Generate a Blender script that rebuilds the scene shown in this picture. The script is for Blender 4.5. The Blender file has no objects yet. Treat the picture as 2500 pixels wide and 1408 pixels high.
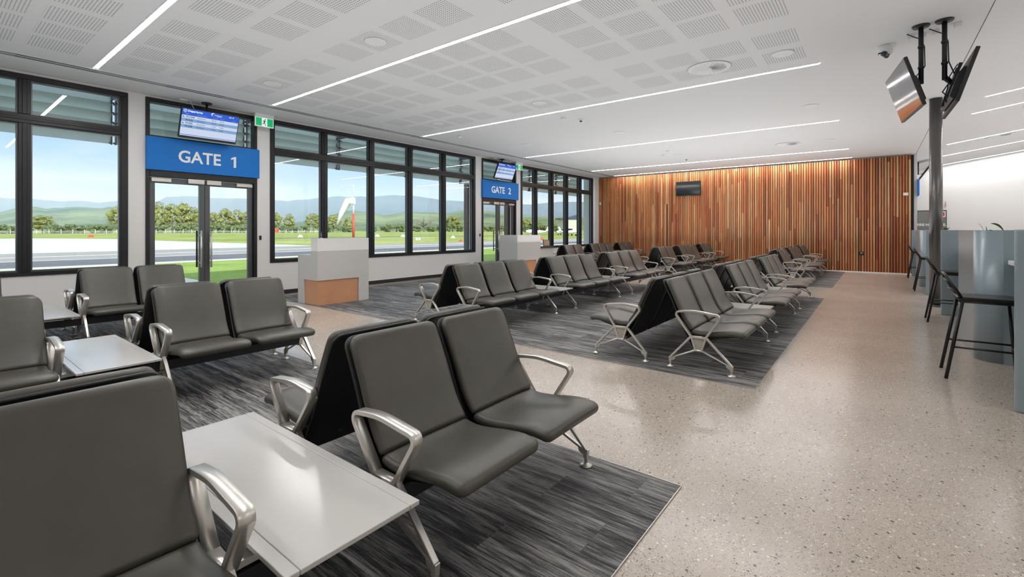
import bpy, bmesh, math, random
from mathutils import Vector, Matrix
random.seed(7)
S = bpy.context.scene
COL = S.collection
PI = math.pi
H = 1.38            # eye height
ZC = 3.77           # flat ceiling height
XW = -10.15         # inner face of the window wall
YT = 19.15          # face of the timber wall
FPX = 1141.0        # focal length in px of a 2500 px wide frame
TH = math.atan2(890.0, FPX)

# ------------------------------------------------------------------ helpers
class MB:
    """collects shapes in one bmesh"""
    def __init__(self): self.bm = bmesh.new()
    def box(self, x0, x1, y0, y1, z0, z1, mi=0, M=None):
        vs = [self.bm.verts.new((x, y, z)) for z in (z0, z1) for y in (y0, y1) for x in (x0, x1)]
        if M is not None:
            for v in vs: v.co = M @ v.co
        for f in ((0,2,3,1),(4,5,7,6),(0,1,5,4),(2,6,7,3),(0,4,6,2),(1,3,7,5)):
            fc = self.bm.faces.new([vs[i] for i in f]); fc.material_index = mi
        return self
    def quad(self, pts, mi=0):
        f = self.bm.faces.new([self.bm.verts.new(p) for p in pts]); f.material_index = mi; return self
    def prism(self, pts, y0, y1, mi=0, axis='y', smooth=False):
        """polygon pts (a,b) extruded along an axis: y -> (a,y,b), x -> (x,a,b), z -> (a,b,z)"""
        def P(p, t):
            a, b = p
            return (a, t, b) if axis == 'y' else ((t, a, b) if axis == 'x' else (a, b, t))
        A = [self.bm.verts.new(P(p, y0)) for p in pts]; B = [self.bm.verts.new(P(p, y1)) for p in pts]
        n = len(pts); fs = [self.bm.faces.new(A), self.bm.faces.new(B[::-1])]
        for i in range(n):
            f = self.bm.faces.new((A[i], B[i], B[(i+1) % n], A[(i+1) % n])); f.smooth = smooth; fs.append(f)
        for f in fs: f.material_index = mi
        return self
    def ring(self, outer, inner, y0, y1, mi=0, smooth=False):
        """band between two outlines of equal length, extruded along y"""
        n = len(outer); V = self.bm.verts.new
        a = [V((p[0], y0, p[1])) for p in outer]; b = [V((p[0], y1, p[1])) for p in outer]
        c = [V((p[0], y0, p[1])) for p in inner]; d = [V((p[0], y1, p[1])) for p in inner]
        for i in range(n):
            j = (i+1) % n
            for q, sm in (((a[i],a[j],c[j],c[i]),0), ((b[j],b[i],d[i],d[j]),0), ((a[j],a[i],b[i],b[j]),1), ((c[i],c[j],d[j],d[i]),1)):
                f = self.bm.faces.new(q); f.material_index = mi; f.smooth = bool(sm and smooth)
        return self
    def bar(self, p0, p1, w0, w1, y0, y1, mi=0):
        """flat tapered bar in the xz plane, extruded along y"""
        d = Vector((p1[0]-p0[0], p1[1]-p0[1])).normalized(); n = Vector((-d.y, d.x))
        return self.prism([(p0[0]+n.x*w0/2, p0[1]+n.y*w0/2), (p1[0]+n.x*w1/2, p1[1]+n.y*w1/2),
                           (p1[0]-n.x*w1/2, p1[1]-n.y*w1/2), (p0[0]-n.x*w0/2, p0[1]-n.y*w0/2)], y0, y1, mi)
    def tube(self, pts, r, n=10, mi=0, closed=False, radii=None):
        pts = [Vector(p) for p in pts]; rings = []
        up = Vector((0, 0, 1))
        t0 = (pts[1]-pts[0]).normalized()
        ref = up if abs(t0.dot(up)) < .9 else Vector((1, 0, 0))
        u = t0.cross(ref).normalized()
        m = len(pts)
        for i, p in enumerate(pts):
            if closed: t = (pts[(i+1) % m]-pts[i-1]).normalized()
            else: t = (pts[min(i+1, m-1)]-pts[max(i-1, 0)]).normalized()
            u = (u - t*u.dot(t)).normalized(); v = t.cross(u)
            rr = radii[i] if radii else r
            rings.append([self.bm.verts.new(p + (u*math.cos(2*PI*k/n) + v*math.sin(2*PI*k/n))*rr) for k in range(n)])
        for i in range(m if closed else m-1):
            A, B = rings[i], rings[(i+1) % m]
            for k in range(n):
                f = self.bm.faces.new((A[k], A[(k+1) % n], B[(k+1) % n], B[k])); f.smooth = True; f.material_index = mi
        if not closed:
            for f in (self.bm.faces.new(rings[0][::-1]), self.bm.faces.new(rings[-1])): f.material_index = mi
        return self
    def lathe(self, prof, c=(0, 0, 0), n=24, mi=0, axis='z', M=None, smooth=True):
        """profile [(r,h)] spun about an axis through c"""
        rings = []
        for r, h in prof:
            rg = []
            for k in range(n):
                a = 2*PI*k/n
                p = Vector((r*math.cos(a), r*math.sin(a), h)) if axis == 'z' else Vector((h, r*math.cos(a), r*math.sin(a)))
                if M is not None: p = M @ p
                rg.append(self.bm.verts.new(p + Vector(c)))
            rings.append(rg)
        for A, B in zip(rings, rings[1:]):
            for k in range(n):
                f = self.bm.faces.new((A[k], A[(k+1) % n], B[(k+1) % n], B[k])); f.smooth = smooth; f.material_index = mi
        for rg, fl in ((rings[0], 1), (rings[-1], 0)):
            f = self.bm.faces.new(rg[::-1] if fl else rg); f.material_index = mi
        return self
    def ball(self, c, r, sub=1, jit=0.0, sc=(1, 1, 1), mi=0, rnd=random):
        g = bmesh.ops.create_icosphere(self.bm, subdivisions=sub, radius=r)
        for v in g['verts']:
            k = 1 + (rnd.random()-.5)*2*jit
            v.co = Vector((v.co.x*sc[0]*k + c[0], v.co.y*sc[1]*k + c[1], v.co.z*sc[2]*k + c[2]))
        for v in g['verts']:
            for f in v.link_faces: f.material_index = mi; f.smooth = jit < .08
        return self
    def bevel(self, w, seg=2, ang=35):
        bmesh.ops.recalc_face_normals(self.bm, faces=self.bm.faces)
        es = [e for e in self.bm.edges if len(e.link_faces) == 2 and e.calc_face_angle(0) > math.radians(ang)]
        bmesh.ops.bevel(self.bm, geom=es, offset=w, segments=seg, profile=.5, affect='EDGES', clamp_overlap=True)
        return self
    def mesh(self, name, mats, recalc=True):
        if recalc: bmesh.ops.recalc_face_normals(self.bm, faces=self.bm.faces)
        me = bpy.data.meshes.new(name); self.bm.to_mesh(me); self.bm.free()
        for m in (mats if isinstance(mats, (list, tuple)) else [mats]): me.materials.append(m)
        return me
    def build(self, name, mats, parent=None, recalc=True):
        return put(name, self.mesh(name, mats, recalc), parent)

def put(name, me, parent=None, loc=(0, 0, 0), rz=0.0):
    o = bpy.data.objects.new(name, me); COL.objects.link(o)
    o.location = loc; o.rotation_euler = (0, 0, rz)
    if parent is not None: o.parent = parent
    return o
def empty(name, loc=(0, 0, 0), rz=0.0, rot=None):
    o = bpy.data.objects.new(name, None); COL.objects.link(o); o.empty_display_size = .1
    o.location = loc; o.rotation_euler = rot if rot else (0, 0, rz); return o
def tag(o, label, cat, group=None, kind=None):
    o['label'] = label; o['category'] = cat
    if group: o['group'] = group
    if kind: o['kind'] = kind
    return o
def struct(o, label=None):
    o['kind'] = 'structure'
    return o
def copy_tree(o, parent=None):
    c = o.copy(); COL.objects.link(c); c.parent = parent
    for ch in o.children: copy_tree(ch, c)
    return c
def text_mesh(s, size, bold=0.0, align='CENTER', ext=0.0, spacing=1.0):
    cu = bpy.data.curves.new('txt', 'FONT'); cu.body = s; cu.size = size; cu.offset = bold
    cu.align_x = align; cu.align_y = 'CENTER'; cu.extrude = ext; cu.space_character = spacing; cu.resolution_u = 3
    o = bpy.data.objects.new('txt', cu); COL.objects.link(o)
    dg = bpy.context.evaluated_depsgraph_get()
    me = bpy.data.meshes.new_from_object(o.evaluated_get(dg))
    bpy.data.objects.remove(o); bpy.data.curves.remove(cu); return me
def rounded(pts, r, n=5):
    """outline with rounded corners; r may be a list"""
    out = []; m = len(pts)
    for i in range(m):
        p = Vector(pts[i]); a = Vector(pts[i-1]); b = Vector(pts[(i+1) % m])
        rr = r[i] if isinstance(r, (list, tuple)) else r
        u = (a-p).normalized(); v = (b-p).normalized()
        ang = math.acos(max(-1, min(1, u.dot(v)))); t = min(rr/math.tan(ang/2), (a-p).length*.49, (b-p).length*.49)
        rr2 = t*math.tan(ang/2); c = p + (u+v).normalized()*(rr2/math.sin(ang/2))
        s = p+u*t-c; e = p+v*t-c
        a0 = math.atan2(s.y, s.x); a1 = math.atan2(e.y, e.x); d = (a1-a0+PI) % (2*PI)-PI
        for k in range(n+1):
            q = a0+d*k/n; out.append((c.x+rr2*math.cos(q), c.y+rr2*math.sin(q)))
    return out
def inset_outline(pts, d):
    out = []; m = len(pts)
    area = sum(pts[i][0]*pts[(i+1) % m][1]-pts[(i+1) % m][0]*pts[i][1] for i in range(m))
    sg = 1 if area > 0 else -1
    for i in range(m):
        p = Vector(pts[i]); t = (Vector(pts[(i+1) % m])-Vector(pts[i-1])).normalized()
        n = Vector((-t.y, t.x))*sg; out.append((p.x+n.x*d, p.y+n.y*d))
    return out

# ------------------------------------------------------------------ materials
def new_mat(name):
    m = bpy.data.materials.new(name); m.use_nodes = True
    nt = m.node_tree; b = nt.nodes['Principled BSDF']; return m, nt, b
def mat(name, col, rough=.5, metal=0.0, spec=.5, var=.06, scale=6.0, bump=0.0, bscale=200.0, coat=0.0):
    """principled surface with a soft procedural tone variation"""
    m, nt, b = new_mat(name)
    N = nt.nodes; L = nt.links
    tc = N.new('ShaderNodeNewGeometry')
    no = N.new('ShaderNodeTexNoise'); no.inputs['Scale'].default_value = scale; no.inputs['Detail'].default_value = 3
    L.new(tc.outputs['Position'], no.inputs['Vector'])
    mr = N.new('ShaderNodeMapRange'); mr.inputs[1].default_value = .3; mr.inputs[2].default_value = .7
    mr.inputs[3].default_value = 1-var; mr.inputs[4].default_value = 1+var
    L.new(no.outputs['Fac'], mr.inputs[0])
    mx = N.new('ShaderNodeVectorMath'); mx.operation = 'SCALE'; mx.inputs[0].default_value = col
    L.new(mr.outputs[0], mx.inputs['Scale']); L.new(mx.outputs[0], b.inputs['Base Color'])
    b.inputs['Roughness'].default_value = rough; b.inputs['Metallic'].default_value = metal
    b.inputs['Specular IOR Level'].default_value = spec
    if coat: b.inputs['Coat Weight'].default_value = coat; b.inputs['Coat Roughness'].default_value = .08
    if bump:
        n2 = N.new('ShaderNodeTexNoise'); n2.inputs['Scale'].default_value = bscale
        L.new(tc.outputs['Position'], n2.inputs['Vector'])
        bp = N.new('ShaderNodeBump'); bp.inputs['Strength'].default_value = bump; bp.inputs['Distance'].default_value = .002
        L.new(n2.outputs['Fac'], bp.inputs['Height']); L.new(bp.outputs[0], b.inputs['Normal'])
    return m
def emit(name, col, s):
    m, nt, b = new_mat(name)
    b.inputs['Base Color'].default_value = (*[c*.08 for c in col], 1); b.inputs['Emission Color'].default_value = (*col, 1)
    b.inputs['Emission Strength'].default_value = s; b.inputs['Roughness'].default_value = .4
    return m
def math_node(nt, op, a, b=None, c=None):
    n = nt.nodes.new('ShaderNodeMath'); n.operation = op
    for i, v in enumerate((a, b, c)):
        if v is None: continue
        if isinstance(v, (int, float)): n.inputs[i].default_value = v
        else: nt.links.new(v, n.inputs[i])
    return n.outputs[0]
def ramp(nt, fac, stops, interp='LINEAR'):
    r = nt.nodes.new('ShaderNodeValToRGB'); r.color_ramp.interpolation = interp
    e = r.color_ramp.elements
    while len(e) < len(stops): e.new(.5)
    for i, (p, c) in enumerate(stops): e[i].position = p; e[i].color = (*c, 1)
    nt.links.new(fac, r.inputs[0]); return r.outputs[0]
def pos(nt):
    g = nt.nodes.new('ShaderNodeNewGeometry'); s = nt.nodes.new('ShaderNodeSeparateXYZ')
    nt.links.new(g.outputs['Position'], s.inputs[0]); return g.outputs['Position'], s.outputs
def comb(nt, x, y, z):
    c = nt.nodes.new('ShaderNodeCombineXYZ')
    for i, v in enumerate((x, y, z)):
        if isinstance(v, (int, float)): c.inputs[i].default_value = v
        else: nt.links.new(v, c.inputs[i])
    return c.outputs[0]
def noise(nt, vec, scale, detail=3, rough=.5):
    n = nt.nodes.new('ShaderNodeTexNoise'); n.inputs['Scale'].default_value = scale
    n.inputs['Detail'].default_value = detail; n.inputs['Roughness'].default_value = rough
    nt.links.new(vec, n.inputs['Vector']); return n.outputs['Fac']
def white(nt, vec):
    n = nt.nodes.new('ShaderNodeTexWhiteNoise'); n.noise_dimensions = '3D'
    nt.links.new(vec, n.inputs['Vector']); return n.outputs['Value']
def mixc(nt, fac, a, b, mode='MIX'):
    n = nt.nodes.new('ShaderNodeMix'); n.data_type = 'RGBA'; n.blend_type = mode
    for i, v in ((0, fac), (6, a), (7, b)):
        if isinstance(v, (int, float)): n.inputs[i].default_value = v
        elif isinstance(v, tuple): n.inputs[i].default_value = (*v, 1)
        else: nt.links.new(v, n.inputs[i])
    return n.outputs[2]

# polished concrete floor with exposed chips
def floor_material():
    m, nt, b = new_mat('polished_concrete'); p, s = pos(nt); L = nt.links
    base = ramp(nt, noise(nt, p, 1.3, 4), [(.3, (.385, .325, .275)), (.7, (.45, .385, .33))])
    def chips(scale, lo, hi, seedoff):
        v = nt.nodes.new('ShaderNodeTexVoronoi'); v.inputs['Scale'].default_value = scale
        mp = nt.nodes.new('ShaderNodeVectorMath'); mp.operation = 'ADD'; mp.inputs[1].default_value = (seedoff, seedoff, 0)
        L.new(p, mp.inputs[0]); L.new(mp.outputs[0], v.inputs['Vector'])
        sp = nt.nodes.new('ShaderNodeSeparateColor'); L.new(v.outputs['Color'], sp.inputs[0])
        a = math_node(nt, 'LESS_THAN', v.outputs['Distance'], math_node(nt, 'MULTIPLY', sp.outputs[1], .52))
        c = math_node(nt, 'MULTIPLY', math_node(nt, 'GREATER_THAN', sp.outputs[0], lo), math_node(nt, 'LESS_THAN', sp.outputs[0], hi))
        return math_node(nt, 'MULTIPLY', a, c)
    c1 = mixc(nt, chips(160, .55, 1.01, 0), base, (.60, .54, .47))
    c2 = mixc(nt, chips(135, .0, .42, 3.3), c1, (.17, .14, .115))
    c3 = mixc(nt, chips(80, .88, 1.01, 7.1), c2, (.68, .63, .56))
    c4 = mixc(nt, chips(66, .0, .07, 5.7), c3, (.075, .062, .055))
    # saw-cut control joints
    jy = math_node(nt, 'LESS_THAN', math_node(nt, 'ABSOLUTE', math_node(nt, 'SUBTRACT', s[1], 7.91)), .008)
    c5 = mixc(nt, jy, c4, (.55, .5, .43))
    L.new(c5, b.inputs['Base Color'])
    b.inputs['Roughness'].default_value = .21; b.inputs['Specular IOR Level'].default_value = .75
    return m
def carpet_material():
    m, nt, b = new_mat('charcoal_carpet_planks'); p, s = pos(nt); L = nt.links
    br = nt.nodes.new('ShaderNodeTexBrick')
    for k, v in (('Scale', 1.0), ('Mortar Size', .0009), ('Brick Width', 1.0), ('Row Height', .25), ('Bias', 0.0)): br.inputs[k].default_value = v
    br.inputs['Color1'].default_value = (0, 0, 0, 1); br.inputs['Color2'].default_value = (1, 1, 1, 1); br.inputs['Mortar'].default_value = (.5, .5, .5, 1)
    br.offset = .37; L.new(p, br.inputs['Vector'])
    bw = nt.nodes.new('ShaderNodeRGBToBW'); L.new(br.outputs['Color'], bw.inputs[0])
    off = math_node(nt, 'MULTIPLY', bw.outputs[0], 37.0)
    xs = math_node(nt, 'ADD', math_node(nt, 'MULTIPLY', s[0], 2.2), off)
    big = noise(nt, comb(nt, math_node(nt, 'MULTIPLY', xs, .8), math_node(nt, 'MULTIPLY', s[1], 22.0), off), 1.0, 2, .5)
    fine = noise(nt, comb(nt, math_node(nt, 'MULTIPLY', xs, 2.8), math_node(nt, 'MULTIPLY', s[1], 130.0), off), 1.0, 4, .7)
    pile = noise(nt, p, 420.0, 2)
    t = math_node(nt, 'ADD', math_node(nt, 'MULTIPLY', big, .55), math_node(nt, 'MULTIPLY', fine, .75))
    t = math_node(nt, 'ADD', t, math_node(nt, 'SUBTRACT', math_node(nt, 'MULTIPLY', bw.outputs[0], .09), .145))
    t = math_node(nt, 'ADD', t, math_node(nt, 'MULTIPLY', math_node(nt, 'SUBTRACT', pile, .5), .22))
    c = ramp(nt, t, [(.41, (.010, .010, .011)), (.49, (.042, .042, .044)), (.56, (.125, .122, .120)), (.67, (.29, .28, .27))])
    c = mixc(nt, math_node(nt, 'MULTIPLY', br.outputs['Fac'], .6), c, (.02, .02, .022))
    L.new(c, b.inputs['Base Color']); b.inputs['Roughness'].default_value = .62; b.inputs['Specular IOR Level'].default_value = .4
    bp = nt.nodes.new('ShaderNodeBump'); bp.inputs['Strength'].default_value = .4; bp.inputs['Distance'].default_value = .004
    L.new(pile, bp.inputs['Height']); L.new(bp.outputs[0], b.inputs['Normal'])
    return m
def perforated_material():
    m, nt, b = new_mat('perforated_plasterboard'); p, s = pos(nt); L = nt.links
    P = .0305
    def cell(v, o): return math_node(nt, 'SUBTRACT', math_node(nt, 'FRACT', math_node(nt, 'DIVIDE', math_node(nt, 'ADD', v, o), P)), .5)
    cx, cy = cell(s[0], 20.0), cell(s[1], 20.0)
    r2 = math_node(nt, 'ADD', math_node(nt, 'MULTIPLY', cx, cx), math_node(nt, 'MULTIPLY', cy, cy))
    hole = math_node(nt, 'LESS_THAN', r2, .21*.21)
    L.new(mixc(nt, hole, (.72, .72, .725), (.05, .05, .05)), b.inputs['Base Color']); b.inputs['Roughness'].default_value = .7
    return m
def timber_material():
    m, nt, b = new_mat('mixed_hardwood_battens'); p, s = pos(nt); L = nt.links
    idx = math_node(nt, 'FLOOR', math_node(nt, 'DIVIDE', math_node(nt, 'ADD', s[0], 9.95), .0735))
    r0 = white(nt, comb(nt, idx, 3.0, 1.0))
    seg = math_node(nt, 'FLOOR', math_node(nt, 'ADD', math_node(nt, 'DIVIDE', s[2], 2.1), math_node(nt, 'MULTIPLY', r0, 5.0)))
    r1 = white(nt, comb(nt, idx, seg, 8.0)); r2 = white(nt, comb(nt, idx, seg, 21.0))
    c = ramp(nt, r1, [(0, (.26, .075, .026)), (.18, (.46, .125, .042)), (.38, (.58, .205, .07)), (.58, (.40, .15, .058)), (.76, (.66, .29, .11)), (.92, (.46, .24, .11)), (1, (.72, .42, .20))])
    g = noise(nt, comb(nt, math_node(nt, 'MULTIPLY', s[0], 60.0), math_node(nt, 'MULTIPLY', r2, 30.0), math_node(nt, 'MULTIPLY', s[2], 1.6)), 1.0, 4, .6)
    gg = nt.nodes.new('ShaderNodeMapRange'); L.new(g, gg.inputs[0]); gg.inputs[1].default_value = .3; gg.inputs[2].default_value = .7
    gg.inputs[3].default_value = .58; gg.inputs[4].default_value = 1.08
    sc = nt.nodes.new('ShaderNodeVectorMath'); sc.operation = 'SCALE'; L.new(c, sc.inputs[0]); L.new(gg.outputs[0], sc.inputs['Scale'])
    L.new(sc.outputs[0], b.inputs['Base Color']); b.inputs['Roughness'].default_value = .42
    return m
def glass_material(name, tint, refl):
    m = bpy.data.materials.new(name); m.use_nodes = True; nt = m.node_tree; nt.nodes.clear()
    o = nt.nodes.new('ShaderNodeOutputMaterial'); t = nt.nodes.new('ShaderNodeBsdfTransparent'); t.inputs[0].default_value = (*tint, 1)
    g = nt.nodes.new('ShaderNodeBsdfGlossy'); g.inputs['Roughness'].default_value = .0
    ge = nt.nodes.new('ShaderNodeNewGeometry'); dp = nt.nodes.new('ShaderNodeVectorMath'); dp.operation = 'DOT_PRODUCT'
    nt.links.new(ge.outputs['Incoming'], dp.inputs[0]); nt.links.new(ge.outputs['Normal'], dp.inputs[1])
    c1 = math_node(nt, 'SUBTRACT', 1.0, math_node(nt, 'MINIMUM', math_node(nt, 'ABSOLUTE', dp.outputs['Value']), 1.0))
    f = math_node(nt, 'MULTIPLY', math_node(nt, 'ADD', .045, math_node(nt, 'MULTIPLY', math_node(nt, 'POWER', c1, 5.0), .95)), refl)
    mx = nt.nodes.new('ShaderNodeMixShader'); nt.links.new(f, mx.inputs[0]); nt.links.new(t.outputs[0], mx.inputs[1]); nt.links.new(g.outputs[0], mx.inputs[2])
    nt.links.new(mx.outputs[0], o.inputs[0]); return m
def grass_material(name, a, bcol, scale):
    m, nt, b = new_mat(name); p, s = pos(nt)
    n = math_node(nt, 'ADD', math_node(nt, 'MULTIPLY', noise(nt, p, scale, 4), .6), math_node(nt, 'MULTIPLY', noise(nt, p, scale*22, 3), .4))
    nt.links.new(ramp(nt, n, [(.36, a), (.64, bcol)]), b.inputs['Base Color']); b.inputs['Roughness'].default_value = .9
    b.inputs['Specular IOR Level'].default_value = .1; return m
def foliage_material(name, a, bcol):
    m, nt, b = new_mat(name); p, s = pos(nt)
    n = noise(nt, p, .9, 4, .7)
    nt.links.new(ramp(nt, n, [(.33, a), (.67, bcol)]), b.inputs['Base Color']); b.inputs['Roughness'].default_value = .8
    b.inputs['Specular IOR Level'].default_value = .15; return m
def hill_material(name, a, bcol, rock):
    m, nt, b = new_mat(name); p, s = pos(nt); L = nt.links
    n = noise(nt, p, .0035, 6, .65)
    c = ramp(nt, n, [(.35, a), (.65, bcol)])
    if rock:
        g = nt.nodes.new('ShaderNodeNewGeometry'); sp = nt.nodes.new('ShaderNodeSeparateXYZ'); L.new(g.outputs['Normal'], sp.inputs[0])
        steep = math_node(nt, 'LESS_THAN', sp.outputs[2], .5)
        hi = math_node(nt, 'GREATER_THAN', math_node(nt, 'ADD', noise(nt, p, .006, 5, .7), 0.0), .56)
        c = mixc(nt, math_node(nt, 'MULTIPLY', steep, hi), c, rock)
    L.new(c, b.inputs['Base Color']); b.inputs['Roughness'].default_value = .95; b.inputs['Specular IOR Level'].default_value = 0; return m

M = {}
M['floor'] = floor_material(); M['carpet'] = carpet_material(); M['perf'] = perforated_material(); M['timber'] = timber_material()
M['ceiling'] = mat('white_plasterboard', (.72, .72, .725), .7, var=.01, scale=.4)
M['wall'] = mat('white_paint', (.70, .69, .68), .6, var=.015, scale=.6)
M['farwall'] = mat('bright_white_paint', (.80, .80, .80), .6, var=.01, scale=.6)
M['alu'] = mat('dark_bronze_aluminium', (.028, .028, .029), .38, .55, var=.08, scale=3)
M['alu2'] = mat('grey_anodised_aluminium', (.11, .11, .115), .35, .6, var=.05, scale=3)
M['black'] = mat('black_plastic', (.012, .012, .013), .45, var=.1)
M['blackgloss'] = mat('black_gloss_panel', (.01, .011, .013), .06, var=.02, spec=.7)
M['leather'] = mat('black_vinyl_leather', (.055, .051, .041), .36, var=.07, scale=9, bump=.12, bscale=900, spec=.55)
M['shell'] = mat('black_seat_shell', (.010, .010, .010), .42, var=.05)
M['silver'] = mat('satin_silver_frame', (.64, .615, .575), .30, .75, var=.03)
M['taupe'] = mat('taupe_infill', (.36, .335, .28), .5, var=.03)
M['laminate'] = mat('pale_grey_laminate', (.53, .515, .495), .18, var=.01, spec=.5)
M['beam'] = mat('charcoal_beam', (.022, .023, .026), .4, .3, var=.05)
M['led'] = emit('led_diffuser', (1.0, .985, .965), 66.0)
M['white'] = mat('white_enamel', (.76, .76, .76), .45, var=.01)
M['dark'] = mat('dark_void', (.008, .008, .008), .8)
M['podium'] = mat('light_grey_laminate', (.56, .545, .525), .5, var=.012, scale=2)
M['copper'] = mat('copper_panel', (.66, .33, .18), .36, .2, var=.08, scale=2)
M['blue'] = mat('gate_sign_blue', (.004, .155, .52), .5, var=.02, spec=.3)
M['lettering'] = mat('sign_lettering_white', (.80, .80, .78), .4, var=.01)
M['bar'] = mat('blue_grey_panel', (.26, .32, .35), .30, .2, var=.03, scale=2)
M['worktop'] = mat('white_worktop', (.75, .75, .74), .3, var=.01)
M['steel'] = mat('polished_dark_column', (.15, .145, .14), .26, .85, var=.0)
M['stool'] = mat('black_powder_coat', (.012, .012, .012), .35, .2, var=.05)
M['cabinet'] = mat('grey_cabinet_door', (.19, .195, .195), .45, var=.02)
M['red'] = mat('red_sign', (.55, .012, .03), .45)
M['green'] = emit('exit_green', (.0, .45, .14), .9)
M['exitwhite'] = emit('exit_white', (.85, .95, .90), .85)
M['exitdark'] = mat('exit_pictogram', (.01, .09, .06), .5)
M['scr_blue'] = emit('screen_header_blue', (.012, .10, .62), .9)
M['scr_light'] = emit('screen_pale_row', (.60, .68, .86), .9)
M['scr_mid'] = emit('screen_blue_row', (.20, .37, .64), .9)
M['scr_white'] = emit('screen_white_text', (.92, .95, 1.0), 1.0)
M['scr_navy'] = mat('screen_navy_text', (.01, .03, .12), .3)
M['glass'] = glass_material('window_glass', (.95, .97, .97), 1.0)
def frosted(name, col):
    m = bpy.data.materials.new(name); m.use_nodes = True; nt = m.node_tree; nt.nodes.clear()
    o = nt.nodes.new('ShaderNodeOutputMaterial'); d = nt.nodes.new('ShaderNodeBsdfDiffuse'); t = nt.nodes.new('ShaderNodeBsdfTranslucent'); g = nt.nodes.new('ShaderNodeBsdfGlossy')
    ge = nt.nodes.new('ShaderNodeNewGeometry')
    c = ramp(nt, noise(nt, ge.outputs['Position'], 2.0, 2), [(.3, tuple(k*.96 for k in col)), (.7, col)])
    nt.links.new(c, d.inputs[0]); nt.links.new(c, t.inputs[0]); g.inputs['Roughness'].default_value = .25
    a = nt.nodes.new('ShaderNodeMixShader'); a.inputs[0].default_value = .68; nt.links.new(d.outputs[0], a.inputs[1]); nt.links.new(t.outputs[0], a.inputs[2])
    b2 = nt.nodes.new('ShaderNodeMixShader'); b2.inputs[0].default_value = .05; nt.links.new(a.outputs[0], b2.inputs[1]); nt.links.new(g.outputs[0], b2.inputs[2])
    nt.links.new(b2.outputs[0], o.inputs[0]); return m
M['louvre'] = frosted('frosted_green_glass', (.80, .85, .84))
M['leaf'] = mat('planter_leaf', (.12, .27, .05), .4, var=.2, scale=20)
M['soil'] = mat('planter_soil', (.05, .035, .025), .9)
M['tan'] = mat('tan_card', (.42, .27, .18), .6)
M['lawn'] = grass_material('airfield_lawn', (.22, .30, .055), (.50, .52, .16), .05)
M['nearlawn'] = grass_material('green_lawn', (.22, .36, .06), (.40, .50, .14), .5)
M['asphalt'] = mat('dark_asphalt', (.17, .17, .185), .9, var=.12, scale=.4)
M['apron'] = mat('tan_apron_seal', (.40, .375, .345), .9, var=.07, scale=.15)
M['concrete'] = mat('pale_concrete_apron', (.72, .71, .69), .9, var=.04, scale=.1)
M['line'] = mat('white_line_paint', (.8, .8, .78), .8)
M['foliA'] = foliage_material('tree_leaves_olive', (.10, .13, .03), (.40, .42, .14))
M['foliB'] = foliage_material('bush_leaves_dark', (.05, .085, .04), (.21, .27, .11))
M['foliC'] = foliage_material('bare_tree_twigs', (.22, .20, .16), (.42, .40, .34))
M['trunk'] = mat('tree_bark', (.13, .10, .075), .9, var=.2)
M['hillfar'] = hill_material('escarpment_forest', (.085, .12, .15), (.14, .18, .20), (.66, .60, .52))  # forest colour with some bluish distance haze mixed in
M['hillnear'] = hill_material('foothill_pasture', (.09, .14, .10), (.30, .36, .19), None)
M['fence'] = mat('white_rail_paint', (.72, .72, .70), .7)
M['hangarwall'] = mat('cream_cladding', (.62, .60, .53), .7, var=.03)
M['navy'] = mat('navy_trim', (.02, .05, .13), .5)
M['plane'] = mat('white_aircraft_paint', (.80, .80, .80), .3, var=.01)
M['mastred'] = mat('mast_red', (.68, .09, .055), .6)
M['render'] = mat('pale_outside_render', (.70, .68, .64), .8, var=.02)
M['path'] = mat('white_concrete_path', (.74, .73, .70), .9, var=.03)
M['screenoff'] = mat('dark_tv_glass', (.012, .016, .02), .07, spec=.9)

# ------------------------------------------------------------------ camera
cam = bpy.data.cameras.new('camera'); co = bpy.data.objects.new('camera', cam); COL.objects.link(co)
co.location = (0, 0, H); co.rotation_euler = (PI/2, 0, TH)
cam.sensor_width = 36; cam.lens = 36*FPX/2500; cam.shift_y = -142/2500; cam.clip_end = 9000; cam.clip_start = .05
S.camera = co

# ------------------------------------------------------------------ shell: floor, carpets, walls, ceiling
struct(MB().box(-10.4, 9.2, -5.2, 25.4, -.15, 0).build('floor', M['floor']))
for i, (y0, y1) in enumerate(((-5.1, 2.54), (4.48, 11.4), (13.4, 18.94))):
    o = MB().box(-9.75, -.83, y0, y1, .001, .006).build('floor_carpet', M['carpet']); struct(o)
    e = MB().box(-.83, -.8265, y0, y1, .0005, .0072).box(-9.75, -.8265, y1, y1+.0035, .0005, .0075).box(-9.75, -.8265, y0-.0035, y0, .0005, .0075)
    struct(e.build('trim_%d' % (4+i), M['silver']))
struct(MB().box(-9.75, -.83, 7.905, 7.915, .004, .0068).build('trim_7', M['silver']))
# window wall with openings:  piers, sill walls, head
W1, D1, W2, D2, W3 = (-1.5, 2.273), (2.518, 4.394), (4.66, 11.09), (11.40, 13.24), (13.518, 18.98)
ZS, ZH = .69, 3.735
b = MB()
X0 = -10.42
for y0, y1 in ((-5.2, W1[0]), (W1[1], D1[0]), (D1[1], W2[0]), (W2[1], D2[0]), (D2[1], W3[0]), (W3[1], 19.4)): b.box(X0, XW, y0, y1, 0, ZC)
for y0, y1 in (W1, W2, W3): b.box(X0, XW, y0, y1, 0, ZS)
for y0, y1 in (W1, D1, W2, D2, W3): b.box(X0, XW, y0, y1, ZH, ZC)
struct(b.build('wall_left', M['wall']))
b = MB()
for y0, y1 in ((-5.1, D1[0]), (D1[1], D2[0]), (D2[1], YT-.05)): b.box(XW, XW+.014, y0, y1, .002, .09)
struct(b.build('baseboard_left', M['black']))
struct(MB().box(-10.4, 9.2, -5.4, -5.2, 0, 5.2).build('wall_rear', M['wall']))
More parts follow.
